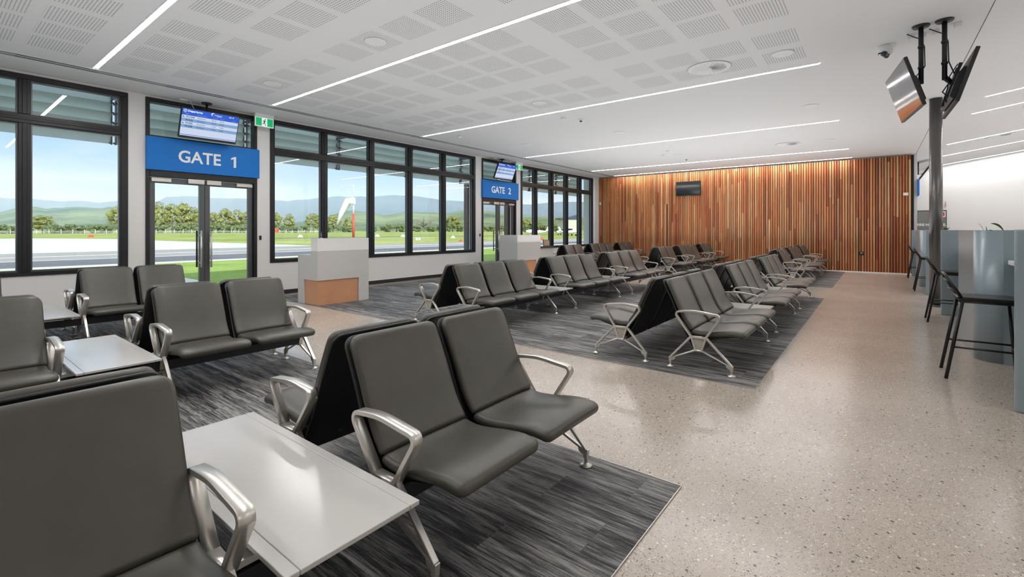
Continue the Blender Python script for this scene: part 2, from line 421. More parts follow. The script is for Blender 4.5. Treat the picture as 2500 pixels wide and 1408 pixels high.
struct(MB().box(9.2, 9.4, -5.4, 25.6, 0, 5.4).build('wall_right', M['wall']))
struct(MB().box(.92, 9.2, 25.2, 25.4, 0, 5.3).build('wall_far', M['farwall']))
struct(MB().box(-10.4, .92, YT+.12, 25.4, 0, ZC).build('wall_back', M['farwall']))
# timber battens in front of a black backing
b = MB(); n = int((.92+9.95)/.0735)
b.box(-9.95, .92, YT+.05, YT+.119, 0.0, ZC-.04, 1)
for i in range(n):
    x = -9.95+i*.0735; b.box(x+.010, x+.0635, YT, YT+.05, .012, ZC-.05, 0)
struct(b.build('wall_timber', [M['timber'], M['dark']]))
struct(MB().box(-10.15, -9.95, YT-.02, YT+.119, 0, ZC-.001).build('trim_1', M['wall']))
struct(MB().box(-10.4, 1.0, 19.28, 19.5, 0, ZC).build('trim_2', M['wall']))
struct(MB().box(-9.95, .92, YT-.012, YT-.001, 0.0, .03).build('baseboard_back', M['white']))
# ceiling: flat plane cut into a grid so that the perforated blocks carry their own material
def cuts(starts, w):
    return sorted([s for s in starts]+[s+w for s in starts])
bx = [-8.62, -8.01, -7.40, -6.77, -5.86, -5.25, -4.64, -4.01, -3.10, -2.48, -1.86, -1.25]
by = [-2.8, -2.2, -.95, -.35, .27, .88, 1.82, 2.445, 3.365, 4.29, 4.885, 5.48, 6.40, 7.10]
BW = .49
xs = [-10.42]+cuts(bx, BW)+[.97]; ys = [-5.2]+cuts(by, BW)+[25.4]
b = MB(); V = {}
def cv(i, j):
    if (i, j) not in V: V[i, j] = b.bm.verts.new((xs[i], ys[j], ZC))
    return V[i, j]
for i in range(len(xs)-1):
    for j in range(len(ys)-1):
        f = b.bm.faces.new((cv(i, j), cv(i, j+1), cv(i+1, j+1), cv(i+1, j)))
        pf = any(abs(xs[i]-q) < 1e-6 for q in bx) and any(abs(ys[j]-q) < 1e-6 for q in by)
        f.material_index = 1 if pf else 0
struct(b.build('ceiling', [M['ceiling'], M['perf']], recalc=False))
KS = .1617
struct(MB().quad([(.98, -5.2, ZC+.002), (.98, 25.4, ZC+.002), (9.2, 25.4, ZC+KS*8.23), (9.2, -5.2, ZC+KS*8.23)]).build('ceiling_sloped', M['ceiling'], recalc=False))
struct(MB().box(.974, .9795, -5.2, 25.4, ZC+.001, ZC+.02).build('trim_3', M['alu2']))
struct(MB().prism([(-10.6, 4.35), (-10.6, 4.75), (.97, 4.75), (9.6, 5.9), (9.6, 5.5), (.97, 4.2), (-10.4, 4.2)], -6, 26).build('roof', M['white']))

# ------------------------------------------------------------------ windows and doors
FX0, FX1, GX = -10.30, -10.125, -10.215
ZT0, ZT1 = 3.0, 3.135            # transom
def window(idx, y0, y1, mull, jw=.095):
    r = empty('window_%d' % idx, (XW, (y0+y1)/2, ZS)); struct(r)
    def P(mb, name, m):
        o = mb.build(name, m); o.parent = r; o.matrix_parent_inverse = Matrix.Translation(-Vector(r.location)); return o
    b = MB()
    b.box(FX0, FX1, y0, y1, ZS, ZS+.06).box(FX0, FX1, y0, y1, ZH-.075, ZH)
    b.box(FX0, FX1, y0, y0+jw, ZS+.06, ZH-.075).box(FX0, FX1, y1-jw, y1, ZS+.06, ZH-.075)
    P(b.bevel(.006, 1), 'window_frame', M['alu'])
    P(MB().box(FX0, FX1-.004, y0+jw, y1-jw, ZT0, ZT1).box(FX0-.02, FX1+.006, y0+jw, y1-jw, ZT0+.05, ZT1-.05).bevel(.005, 1), 'transom', M['alu'])
    mw = .066
    for q in mull:
        for z0, z1 in ((ZS+.06, ZT0), (ZT1, ZH-.075)):
            mb = MB().box(FX0, FX1-.002, q-mw, q+mw, z0, z1).box(FX1-.003, FX1+.012, q-.026, q+.026, z0, z1).box(FX0-.03, FX0, q-.04, q+.04, z0, z1)
            P(mb.bevel(.005, 1), 'mullion', M['alu'])
    e = [y0+jw-mw]+list(mull)+[y1-jw+mw]
    for a, c in zip(e, e[1:]):
        for z0, z1 in ((ZS+.06, ZT0), (ZT1, ZH-.075)):
            # sash bead round each pane, then the pane
            ya, yc = a+mw, c-mw
            sb = MB()
            for q in ((ya, ya+.022, z0, z1), (yc-.022, yc, z0, z1), (ya+.022, yc-.022, z0, z0+.022), (ya+.022, yc-.022, z1-.022, z1)):
                sb.box(GX-.03, GX+.035, *q)
            P(sb, 'sash_bead', M['alu2'])
            P(MB().box(GX-.004, GX+.004, ya+.02, yc-.02, z0+.02, z1-.02), 'glass_pane', M['glass'])
    return r
window(1, *W1, [-.24, 1.037])
window(2, *W2, [5.907, 7.2025, 8.452, 9.723])
window(3, *W3, [14.50, 15.62, 16.74, 17.86])

def door(idx, y0, y1):
    ym = (y0+y1)/2; r = empty('door_%d' % idx, (XW, ym, 0)); struct(r)
    def P(mb, name, m, par=None):
        o = mb.build(name, m); o.parent = par or r
        if par is None: o.matrix_parent_inverse = Matrix.Translation(-Vector(r.location))
        return o
    b = MB(); jw = .06
    b.box(FX0, FX1, y0, y0+jw, 0, ZH).box(FX0, FX1, y1-jw, y1, 0, ZH)
    b.box(FX0, FX1, y0+jw, y1-jw, ZH-.075, ZH).box(FX0, FX1, y0+jw, y1-jw, 2.34, 3.075)
    P(b.bevel(.006, 1), 'door_frame', M['alu'])
    P(MB().box(GX-.004, GX+.004, y0+jw, y1-jw, 3.075, ZH-.075), 'glass_pane', M['glass'])
    for s in (-1, 1):
        a, c = (y0+jw+.006, ym-.004) if s < 0 else (ym+.004, y1-jw-.006)
        st = .085
        mb = MB().box(-10.265, -10.195, a, a+st, .012, 2.33).box(-10.265, -10.195, c-st, c, .012, 2.33)
        mb.box(-10.265, -10.195, a+st, c-st, .012, .14).box(-10.265, -10.195, a+st, c-st, 2.235, 2.33)
        lf = P(mb.bevel(.004, 1), 'door_leaf', M['alu2'])
        # sub-parts
        P(MB().box(-10.234, -10.226, a+st, c-st, .14, 2.235), 'glass_pane', M['glass'], lf)
        hy = ym-.085 if s < 0 else ym+.085
        for xo in (-10.115, -10.345):
            mb = MB().tube([(xo, hy, .67), (xo, hy, 1.375)], .0165, 12)
            for z in (.76, 1.285): mb.tube([(xo, hy, z), (-10.23, hy, z)], .009, 8)
            P(mb, 'pull_handle', M['silver'] if xo > -10.2 else M['black'], lf)
        hc = a+.02 if s < 0 else c-.02
        d = 1 if s < 0 else -1
        mb = MB().box(-10.195, -10.145, min(hc, hc+d*.30), max(hc, hc+d*.30), 2.255, 2.32)
        P(mb.bevel(.004, 1), 'door_closer', M['silver'], lf)
        ho = ym-s*-.03
        q0, q1 = (ym-.29, ym-.02) if s < 0 else (ym+.02, ym+.27)
        P(MB().box(-10.195, -10.14, q0, q1, 2.255, 2.345).bevel(.004, 1), 'hold_open_magnet', M['silver'], lf)
        P(MB().box(-10.19, -10.165, min(hc+d*.06, ym), max(hc+d*.06, ym), 2.345, 2.362), 'closer_arm', M['silver'], lf)
    P(MB().box(-10.40, -10.12, y0+.01, y1-.01, 0.0, .012), 'threshold', M['silver'])
    return r
door(1, *D1); door(2, *D2)

# ------------------------------------------------------------------ gate signs, departures screens, exit signs
def text_obj(parent, name, s, size, m, loc, rot, bold=0.0, align='CENTER', ext=.002, spacing=1.0):
    me = text_mesh(s, size, bold, align, ext, spacing); me.materials.append(m)
    o = put(name, me, parent); o.location = loc; o.rotation_euler = rot; return o
RX = (PI/2, 0, PI/2)          # text facing +X, reading along +Y
for k, (y0, y1, word) in enumerate(((2.515, 4.42, 'GATE 1'), (11.385, 13.31, 'GATE 2'))):
    r = empty('gate_sign', (XW+.008, (y0+y1)/2, 2.455))
    tag(r, 'blue %s sign with white letters over the %s glass double doors' % (word, 'nearer' if k == 0 else 'farther'), 'sign', 'blue gate signs over the doors')
    MB().box(0, .062, y0-(y0+y1)/2, y1-(y0+y1)/2, 0, .59).bevel(.006, 2).build('sign_panel', M['blue'], r)
    text_obj(r, 'lettering', 'GATE', .305, M['lettering'], (.064, -.485 if k == 0 else -.54, .275), RX, .006, 'LEFT', ext=.003, spacing=1.0).scale = (.93, 1, 1)
    if k == 0:      # numeral one with its flag
        MB().prism([(.455, .168), (.500, .168), (.500, .383), (.467, .383), (.407, .350), (.407, .316), (.455, .336)], .062, .067, axis='x').build('numeral', M['lettering'], r)
    else: text_obj(r, 'numeral', '2', .305, M['lettering'], (.064, .365, .275), RX, .006, 'LEFT', ext=.003)
def departures(k, y, zc, tilt, xc, W, Hh):
    r = empty('departures_screen', (xc, y, zc), rot=(0, tilt, 0))
    tag(r, 'ceiling hung blue departures screen tilted down above the GATE %d sign' % k, 'screen', 'departures screens over the gate signs')
    MB().box(-.055, 0, -W/2, W/2, -Hh/2, Hh/2).bevel(.006, 2).build('bezel', M['black'], r)
    e = .002; w = W/2-.014; t = Hh/2-.014; z0 = -Hh/2+.045
    dsp = MB(); hgt = t-z0
    def band(za, zb, mi): dsp.quad([(e, -w, za), (e, w, za), (e, w, zb), (e, -w, zb)], mi)
    zs = [t, t-.24*hgt, t-.355*hgt, t-.47*hgt, t-.585*hgt, t-.70*hgt, z0+.05*hgt, z0+.03*hgt, z0]
    for i, mi in enumerate((0, 1, 2, 1, 2, 1, 0, 1)): band(zs[i+1], zs[i], mi)
    d = dsp.build('display', [M['scr_blue'], M['scr_light'], M['scr_mid']], r, recalc=False)
    def T(s, size, m, yy, zz, al='LEFT', bold=0.0): return text_obj(d, 'screen_text', s, size, m, (e+.001, yy, zz), RX, bold, al, 0.0)
    T('Departures', .05, M['scr_white'], -w+.085, t-.05*hgt-.012, bold=.0012)
    T('Flight', .034, M['scr_mid'], -w+.04, t-.185*hgt); T('Destination', .034, M['scr_mid'], -w+.235, t-.185*hgt)
    T('Sched', .034, M['scr_mid'], .03, t-.185*hgt); T("Est'd", .034, M['scr_mid'], .15, t-.185*hgt); T('Status', .026, M['scr_mid'], w-.11, t-.2*hgt)
    T('Shellharbour', .026, M['scr_white'], .045, t-.075*hgt); T('AIRPORT', .02, M['scr_white'], .085, t-.115*hgt); T('09:19', .038, M['scr_white'], w-.17, t-.07*hgt)
    for i, (f, ds, tm) in enumerate((('FC1234', 'Essendon', '09:30'), ('FC222', 'Brisbane', '10:25'), ('FC225', 'Essendon', '14:40'), ('FC228', 'Brisbane', '19:00'))):
        zz = t-(.2975+.115*i)*hgt
        T(f, .042, M['scr_navy'], -w+.065, zz, bold=.001); T(ds, .036, M['scr_navy'], -w+.245, zz); T(tm, .034, M['scr_navy'], .015, zz); T(tm, .034, M['scr_navy'], .145, zz)
        fl = MB().quad([(e+.001, -w+.012, zz+.018), (e+.001, -w+.05, zz-.016), (e+.001, -w+.03, zz-.016), (e+.001, -w+.012, zz-.004)])
        fl.build('airline_mark', M['scr_blue'] if i % 2 == 0 else M['scr_mid'], d, recalc=False)
    mk = MB()
    for a0 in range(0, 14):          # round departures badge
        a, c = 2*PI*a0/14, 2*PI*(a0+1)/14
        for R0, R1 in ((.022, .028),):
            mk.quad([(e+.001, -w+.045+R0*math.cos(a), t-.05*hgt-.012+R0*math.sin(a)), (e+.001, -w+.045+R1*math.cos(a), t-.05*hgt-.012+R1*math.sin(a)),
                     (e+.001, -w+.045+R1*math.cos(c), t-.05*hgt-.012+R1*math.sin(c)), (e+.001, -w+.045+R0*math.cos(c), t-.05*hgt-.012+R0*math.sin(c))])
    mk.quad([(e+.001, -w+.03, t-.05*hgt-.02), (e+.001, -w+.036, t-.05*hgt-.024), (e+.001, -w+.06, t-.05*hgt-.002), (e+.001, -w+.05, t-.05*hgt+.001)])
    # swoosh of the airport mark
    for rr in (.030, .022):
        for q in range(7):
            a, c = PI*(.35+.14*q), PI*(.35+.14*(q+1))
            wd = .007*math.sin(PI*(q+.5)/7)+.001
            mk.quad([(e+.001, .03+rr*math.cos(a), t-.07*hgt+rr*math.sin(a)), (e+.001, .03+(rr+wd)*math.cos(a), t-.07*hgt+(rr+wd)*math.sin(a)),
                     (e+.001, .03+(rr+wd)*math.cos(c), t-.07*hgt+(rr+wd)*math.sin(c)), (e+.001, .03+rr*math.cos(c), t-.07*hgt+rr*math.sin(c))])
    mk.build('screen_badges', M['scr_white'], d, recalc=False)
    R = Matrix.Rotation(tilt, 4, 'Y'); inv = R.inverted()
    def W2L(p): return inv @ (Vector(p)-Vector((xc, y, zc)))
    px = xc-.16
    m1 = MB().tube([W2L((px, y, ZC-.012)), W2L((px, y, zc+.02))], .019, 12).tube([W2L((px, y, zc+.05)), Vector((-.05, 0, .03))], .022, 8)
    m1.build('mount_pole', M['black'], r)
    cp = MB(); Mx = Matrix.Identity(3)
    cp.lathe([(.001, ZC-.03), (.075, ZC-.028), (.085, ZC-.014), (.085, ZC-.001)], (px, y, 0), 24)
    for v in cp.bm.verts: v.co = W2L(v.co)
    cp.build('ceiling_plate', M['black'], r)
    cb = MB().tube([W2L((px+.02, y-.28, ZC-.01)), W2L((px+.03, y-.25, ZC-.09)), W2L((px+.05, y-.20, zc+.25)), W2L((px+.06, y-.12, zc+.12))], .006, 6)
    cb.box(*(0, .0), *(0, .0), 0, 0) if False else None
    cb.build('power_cable', M['white'], r)
    return r
departures(1, 3.40, 3.307, .362, -9.771, .954, .545)
departures(2, 12.187, 3.326, .40, -9.773, .962, .549)
for k, (y, w1, w2) in enumerate(((3.05, 'GATE 1', 0), (11.84, 'GATE 2', 0))):
    o = MB().box(-10.0, -9.9, y-.09, y+.05, ZC-.035, ZC-.001).bevel(.006, 1).build('ceiling_socket', M['white'])
    tag(o, 'white ceiling power socket feeding the departures screen at %s' % w1, 'socket', 'ceiling sockets by the gate screens')
for k, y in enumerate((4.45, 13.15)):
    r = empty('exit_sign', (-9.93, y, 3.50))
    tag(r, 'green and white running figure exit sign hanging to the right of the GATE %d sign' % (k+1), 'sign', 'exit signs')
    MB().box(-.03, 0, -.19, .19, 0, .205).box(-.05, .02, -.19, .19, .205, .27).bevel(.006, 2).build('housing', M['white'], r)
    f = MB(); e = .002
    f.box(0, e, -.178, .178, .012, .19, 1)
    f.quad([(e+.001, -.17, .02), (e+.001, -.055, .02), (e+.001, -.055, .182), (e+.001, -.17, .182)], 0)
    f.quad([(e+.001, .055, .02), (e+.001, .17, .02), (e+.001, .17, .182), (e+.001, .055, .182)], 0)
    f.build('lit_face', [M['green'], M['exitwhite']], r, recalc=False)
    g = MB(); gx = e+.0015
    def limb(a, c, w):
        a, c = Vector(a), Vector(c); d = (c-a).normalized(); n = Vector((-d.y, d.x))*w/2
        g.quad([(gx, a.x+n.x, a.y+n.y), (gx, c.x+n.x, c.y+n.y), (gx, c.x-n.x, c.y-n.y), (gx, a.x-n.x, a.y-n.y)])
    c0 = Vector((.012, .155)); g.bm.faces.new([g.bm.verts.new((gx, c0.x+.012*math.cos(2*PI*q/10), c0.y+.012*math.sin(2*PI*q/10))) for q in range(10)])
    limb((.003, .138), (-.008, .088), .022); limb((.003, .135), (-.024, .128), .009); limb((-.024, .128), (-.032, .108), .009)
    limb((.004, .134), (.028, .112), .009); limb((.028, .112), (.042, .112), .009)
    limb((-.006, .092), (.014, .062), .013); limb((.014, .062), (.022, .028), .011); limb((-.01, .09), (-.018, .066), .013); limb((-.018, .066), (-.046, .062), .011)
    g.build('running_figure', M['exitdark'], r, recalc=False)
    o = MB().box(XW, XW+.022, y+.01-.022 if k == 0 else 11.29, y+.01+.022 if k == 0 else 11.335, 1.18, 1.27).bevel(.004, 1).build('card_reader', M['black'])
    tag(o, 'small black card reader on the white pier %s' % ('right of the GATE 1 doors' if k == 0 else 'left of the GATE 2 doors'), 'card reader', 'card readers beside the gates')

# ------------------------------------------------------------------ benches
CW = .536
def sweep(b, prof, W, t, rad_end=(.05, .05), n_side=4, off=0.0, bulge=0.0, mi=0):
    """upholstered pad: rounded section swept along profile points (u,z); rounded plan corners at both ends"""
    pts = [Vector(p) for p in prof]
    # densify with Catmull-Rom
    Q = []
    for i in range(len(pts)-1):
        p0 = pts[max(i-1, 0)]; p1 = pts[i]; p2 = pts[i+1]; p3 = pts[min(i+2, len(pts)-1)]
        for k in range(4):
            s = k/4; Q.append(.5*((2*p1)+(p2-p0)*s+(2*p0-5*p1+4*p2-p3)*s*s+(-p0+3*p1-3*p2+p3)*s**3))
    Q.append(pts[-1])
    # resample, adding close rows at both ends
    L = [0]
    for a, c in zip(Q, Q[1:]): L.append(L[-1]+(c-a).length)
    tot = L[-1]
    def at(d):
        d = max(0, min(tot, d)); i = 0
        while i < len(L)-2 and L[i+1] < d: i += 1
        s = (d-L[i])/max(1e-9, L[i+1]-L[i]); p = Q[i].lerp(Q[i+1], s)
        a, c = Q[max(0, i-1)], Q[min(len(Q)-1, i+2)]; tg = (c-a).normalized(); return p, tg
    ds = [0, .003, .009, .02, .034, .05]
    ds = ds+[.05+(tot-.10)*k/10 for k in range(1, 10)]+[tot-x for x in ds[::-1]]
    rings = []
    for d in ds:
        p, tg = at(d); nm = Vector((-tg.y, tg.x))
        if nm.x < 0 and abs(nm.x) > abs(nm.y): nm = -nm
        if nm.y < 0 and abs(nm.y) >= abs(nm.x): nm = -nm
        e = min(d, tot-d); re = rad_end[0] if d < tot/2 else rad_end[1]
        hw = W/2 - (re-math.sqrt(max(0, re*re-(re-min(e, re))**2)))
        er = t*.5; ht = t/2*math.sqrt(max(.03, 1-(1-min(1, e/er))**2))
        cx = p+nm*off
        sec = []
        for sg, arc in ((1, 0), (-1, 1)):
            m = 7
            for k in range(m+1):
                f = -1+2*k/m if arc == 0 else 1-2*k/m
                sec.append((f*(hw-ht*.9), sg*ht*(1+(bulge*(1-f*f) if sg > 0 else 0))))
            for k in range(1, n_side):        # rounded side
                a = PI/2-PI*k/n_side if arc == 0 else -PI/2-PI*k/n_side
                sx = 1 if arc == 0 else -1
                sec.append((sx*(hw-ht*.9)+ht*.9*math.cos(a)*1, ht*math.sin(a)))
        rings.append([b.bm.verts.new((cx.x+nm.x*h, y, cx.y+nm.y*h)) for y, h in sec])
    for A, B in zip(rings, rings[1:]):
        m = len(A)
        for k in range(m):
            f = b.bm.faces.new((A[k], A[(k+1) % m], B[(k+1) % m], B[k])); f.smooth = True; f.material_index = mi
    for rg in (rings[0], rings[-1]):
        f = b.bm.faces.new(rg); f.smooth = True; f.material_index = mi
    return b
BACK = [(.060, .862), (.098, .79), (.146, .69), (.188, .595), (.221, .52), (.262, .445), (.318, .372)]
SHELL = [(.046, .868), (.088, .79), (.136, .69), (.176, .60), (.206, .523), (.244, .435), (.296, .332), (.338, .262), (.372, .205)]
SEAT = [(.322, .366), (.37, .353), (.43, .349), (.52, .358), (.61, .372), (.70, .383), (.765, .380), (.815, .362)]
me_back = sweep(MB(), BACK, CW, .046, (.055, .02), off=.016, bulge=.25).mesh('back_cushion', M['leather'])
me_seat = sweep(MB(), SEAT, CW, .056, (.02, .045), off=.004, bulge=.2).mesh('seat_cushion', M['leather'])
b = sweep(MB(), SHELL, CW+.014, .014, (.06, .01), off=-.012)
b.prism([(.33, .325), (.44, .318), (.60, .336), (.70, .35), (.70, .343), (.46, .285), (.385, .285)], -.2, .2)       # bracket under the pan
for yy in (-.23, -.07, .07, .23):
    b.lathe([(.0095, 0), (.0095, .006), (.004, .009)], (.318, yy, .262), 8, M=Matrix.Rotation(-1.2, 3, 'Y'))
me_shell = b.mesh('seat', M['shell'])
arm_out = rounded([(.335, .318), (.48, .318), (.636, .560), (.37, .590), (.148, .566)], [.012, .012, .038, .5, .042], 5)
arm_in = inset_outline(arm_out, .019)
me_arm = MB().ring(arm_out, arm_in, -.025, .025, smooth=True).bevel(.003, 1, 60).mesh('armrest', M['silver'])
b = MB()
tz0 = [(.327, .335), (.488, .335), (.442, .19), (.373, .19)]
b.ring(tz0, [(.349, .319), (.466, .319), (.430, .205), (.385, .205)], -.020, .020)
b.bar((.476, .332), (.708, .093), .023, .018, -.014, .014); b.bar((.340, .332), (.128, .093), .023, .018, -.014, .014)
b.bar((.434, .199), (.698, .088), .016, .012, -.011, .011); b.bar((.381, .199), (.138, .088), .016, .012, -.011, .011)
for u, s in ((.706, 1), (.130, -1)):
    b.prism([(u-.016, .098), (u+.016, .098), (u+.012, .045), (u-.012, .045)], -.014, .014)
    b.prism([(u-s*.012, .096), (u-s*.055, .108), (u-s*.045, .075), (u-s*.010, .055)], -.008, .008)
    b.lathe([(.011, .0), (.011, .055)], (u, 0, .012), 12)
me_leg = b.bevel(.0025, 1, 50).mesh('leg_frame', M['silver'])
me_panel = MB().prism([(.345, .322), (.470, .322), (.433, .202), (.382, .202)], -.011, .011).mesh('infill_panel', M['taupe'])
me_foot = MB().lathe([(.037, 0), (.037, .006), (.028, .013), (.012, .017), (.012, .02)], (0, 0, 0), 20).mesh('foot_disc', M['silver'])
def table_mesh(w):
    b = MB(); h = w/2-.068
    b.box(-.695, .695, -h+.045, h-.045, .347, .365); b.box(-.695, .695, -h, -h+.0435, .347, .365); b.box(-.695, .695, h-.0435, h, .347, .365)
    b.bevel(.003, 2)
    b.box(-.56, .56, -h+.06, h-.06, .322, .346, 1)
    for q in (-.42, .42): b.box(q-.03, q+.03, -w/2+.024, w/2-.024, .298, .321, 2)
    return b.mesh('table', [M['laminate'], M['beam'], M['silver']])
def bench(cx, y0, pattern, label, zb=.006):
    """double sided beam bench; pattern like 'sssTsss' laid out along +y from y0"""
    r = empty('waiting_bench', (cx, y0, zb)); tag(r, label, 'bench', 'double-sided waiting benches')
    pitch = {'s': .592, 'T': .64}
    y = 0.0; frames = [0.0]; seats = []; tabs = []
    prev = None
    for i, ch in enumerate(pattern):
        if prev is not None and ch != prev: frames.append(y)
        w = pitch[ch]
        if ch == 's': seats.append(y+w/2)
        else: tabs.append((y+w/2, w))
        y += w; prev = ch
    frames.append(y)
    for s in (0, PI):
        for ys in seats:
            a = put('seat', me_shell, r, (0, ys, 0), s)
            put('back_cushion', me_back, a); put('seat_cushion', me_seat, a)
        for yf in frames:
            l = put('leg_frame', me_leg, r, (0, yf, 0), s)
            put('infill_panel', me_panel, l)
            put('foot_disc', me_foot, l, (.706, 0, 0)); put('foot_disc', me_foot, l, (.130, 0, 0))
            put('armrest', me_arm, r, (0, yf, 0), s)
        sg = 1 if s == 0 else -1
        mb = MB().box(min(sg*.388, sg*.450), max(sg*.388, sg*.450), .021, y-.021, .208, .284)
        # upstands carrying the tables
        for yt, w in tabs:
            for q in (-w/2+.14, w/2-.14): mb.box(min(sg*.39, sg*.448), max(sg*.39, sg*.448), yt+q-.03, yt+q+.03, .284, .297)
        mb.build('beam', M['beam'], r)
    for yt, w in tabs: put('table', table_mesh(w), r, (0, yt, 0))
    return r
P1 = 'sssTss'; P2 = 'sssTsssTsss'; P3 = 'ssTsssTss'
L1 = .592*5+.64
bench(-2.045, 2.42-L1, P1, 'black double-sided bench nearest the viewer, its white table in the foreground')
bench(-5.13, 2.46-L1, P1, 'black double-sided bench in the middle of the near carpet, pale table at left')
bench(-8.17, 2.48-L1, P1, 'black double-sided bench closest to the left window on the near carpet')
bench(-1.78, 4.73, P2, 'long black double-sided bench on the middle carpet beside the open aisle')
bench(-4.89, 4.77, P2, 'long black double-sided bench on the middle carpet nearer the check-in podiums')
bench(-2.05, 13.48, P3, 'rear black bench at the right before the timber wall, beside the aisle')
bench(-5.19, 13.55, P3, 'rear black bench in the middle before the timber wall')
bench(-8.42, 13.52, P3, 'rear black bench at the left by the far window and GATE 2 podium')

# ------------------------------------------------------------------ ceiling services
def strip_light(x0, x1, y, label, slope=False):
    r = empty('ceiling_light', ((x0+x1)/2, y, ZC)); tag(r, label, 'light', 'linear ceiling lights')
    l = (x1-x0)/2
    def Z(x): return ZC+KS*(x-.97) if slope else ZC
    a, c = Z(x0)-ZC, Z(x1)-ZC
    b = MB()
    def slab(u0, u1, w0, w1, d0, d1):
        za, zc = a+(c-a)*(u0+l)/(2*l), a+(c-a)*(u1+l)/(2*l)
        V = [b.bm.verts.new(p) for p in ((u0, w0, za-d0), (u1, w0, zc-d0), (u1, w1, zc-d0), (u0, w1, za-d0), (u0, w0, za-d1), (u1, w0, zc-d1), (u1, w1, zc-d1), (u0, w1, za-d1))]
        for f in ((0,1,2,3),(4,7,6,5),(0,4,5,1),(1,5,6,2),(2,6,7,3),(3,7,4,0)): b.bm.faces.new([V[i] for i in f])
    slab(-l, l, -.028, .028, .0005, .004); b.build('diffuser', M['led'], r)
    b = MB()
    for w0, w1 in ((-.036, -.0285), (.0285, .036)): slab(-l, l, w0, w1, .0005, .006)
    b.build('trim_frame', M['white'], r)
    return r
rows = ((1.655, 'upper left, first from the viewer'), (4.23, 'running above the near benches, second from the viewer'), (7.98, 'third from the viewer, ending before the hanging screens'),
        (12.37, 'fourth from the viewer across the lounge'), (16.87, 'fifth from the viewer, second from the timber wall'), (18.95, 'right against the top of the timber wall'))
for y, t in rows: strip_light(-9.07, -.65, y, 'thin white linear ceiling light '+t)
strip_light(-9.07, -.65, -1.2, 'unseen linear ceiling light added behind the viewer')  # this strip and the next are out of view, added for extra illumination
strip_light(-9.07, -.65, -3.6, 'unseen linear ceiling light added at the rear wall')
for y, t in ((12.3, 'uppermost at the right edge of the picture'), (13.95, 'second from top at the right edge'), (18.5, 'third from top right, above a swirl vent'), (21.5, 'fourth from top, right of the column'), (24.8, 'against the far white wall right of the column')):
    strip_light(1.62, 8.4, y, 'thin linear light on the sloped ceiling, '+t, True)
for y in (-1.5, 3.5, 7.5): strip_light(2.6, 8.4, y, 'linear light on the sloped ceiling above the %s' % {-1.5: 'floor behind the viewer', 3.5: 'nearest bar partition', 7.5: 'nearest planter island'}[y], True)
# slot diffuser along the window wall
r = empty('slot_diffuser', (-9.24, 7.2, ZC)); tag(r, 'long thin white slot air diffuser in the ceiling along the window wall', 'vent')
b = MB(); b.box(-.10, -.088, -12.2, 11.9, -.008, -.0005); b.box(.088, .10, -12.2, 11.9, -.008, -.0005); b.box(-.03, -.018, -12.2, 11.9, -.006, -.0005); b.box(.018, .03, -12.2, 11.9, -.006, -.0005)
b.build('diffuser_frame', M['white'], r)
b = MB(); b.box(-.0875, .0875, -12.2, 11.9, -.0025, -.0006); b.build('slot_back', M['alu2'], r)
for k in range(14):
    y = -11.5+k*1.72; b = MB()
    for x in (-.06, -.045, .045, .06): b.box(x-.004, x+.004, y, y+.85, -.005, -.0026)
    b.build('slot_blades', M['dark'], r)
# round speakers
sp = [(-5.0, 3.60, 'large near the second linear light'), (-7.76, 3.60, 'over the GATE 1 side, near the slot diffuser'), (-1.0, 7.23, 'at the right beside the swirl vent'), (-7.72, 7.22, 'at the left between second and third linear lights'),
      (-4.98, 7.22, 'in the middle before the third linear light'), (-1.0, 10.59, 'at the right between third and fourth linear lights'), (-4.95, 10.6, 'in the middle between third and fourth linear lights'),
      (-7.7, 10.53, 'at the left between third and fourth linear lights'), (-1.0, 14.86, 'at the right before the timber wall'), (-4.98, 14.9, 'in the middle before the timber wall'), (-7.69, 14.84, 'at the left before the timber wall')]
proto = None
for x, y, t in sp:
    if proto is None:
        proto = empty('ceiling_speaker', (x, y, ZC))
        MB().lathe([(.118, -.0006), (.135, -.001), (.137, -.006), (.128, -.012), (.116, -.009)], (0, 0, 0), 32).build('speaker_rim', M['white'], proto)
        MB().lathe([(.001, -.007), (.115, -.006), (.115, -.001)], (0, 0, 0), 32).build('speaker_grille', M['ceiling'], proto); o = proto
    else: o = copy_tree(proto)
    o.location = (x, y, ZC); tag(o, 'round white ceiling speaker '+t, 'speaker', 'round ceiling speakers')
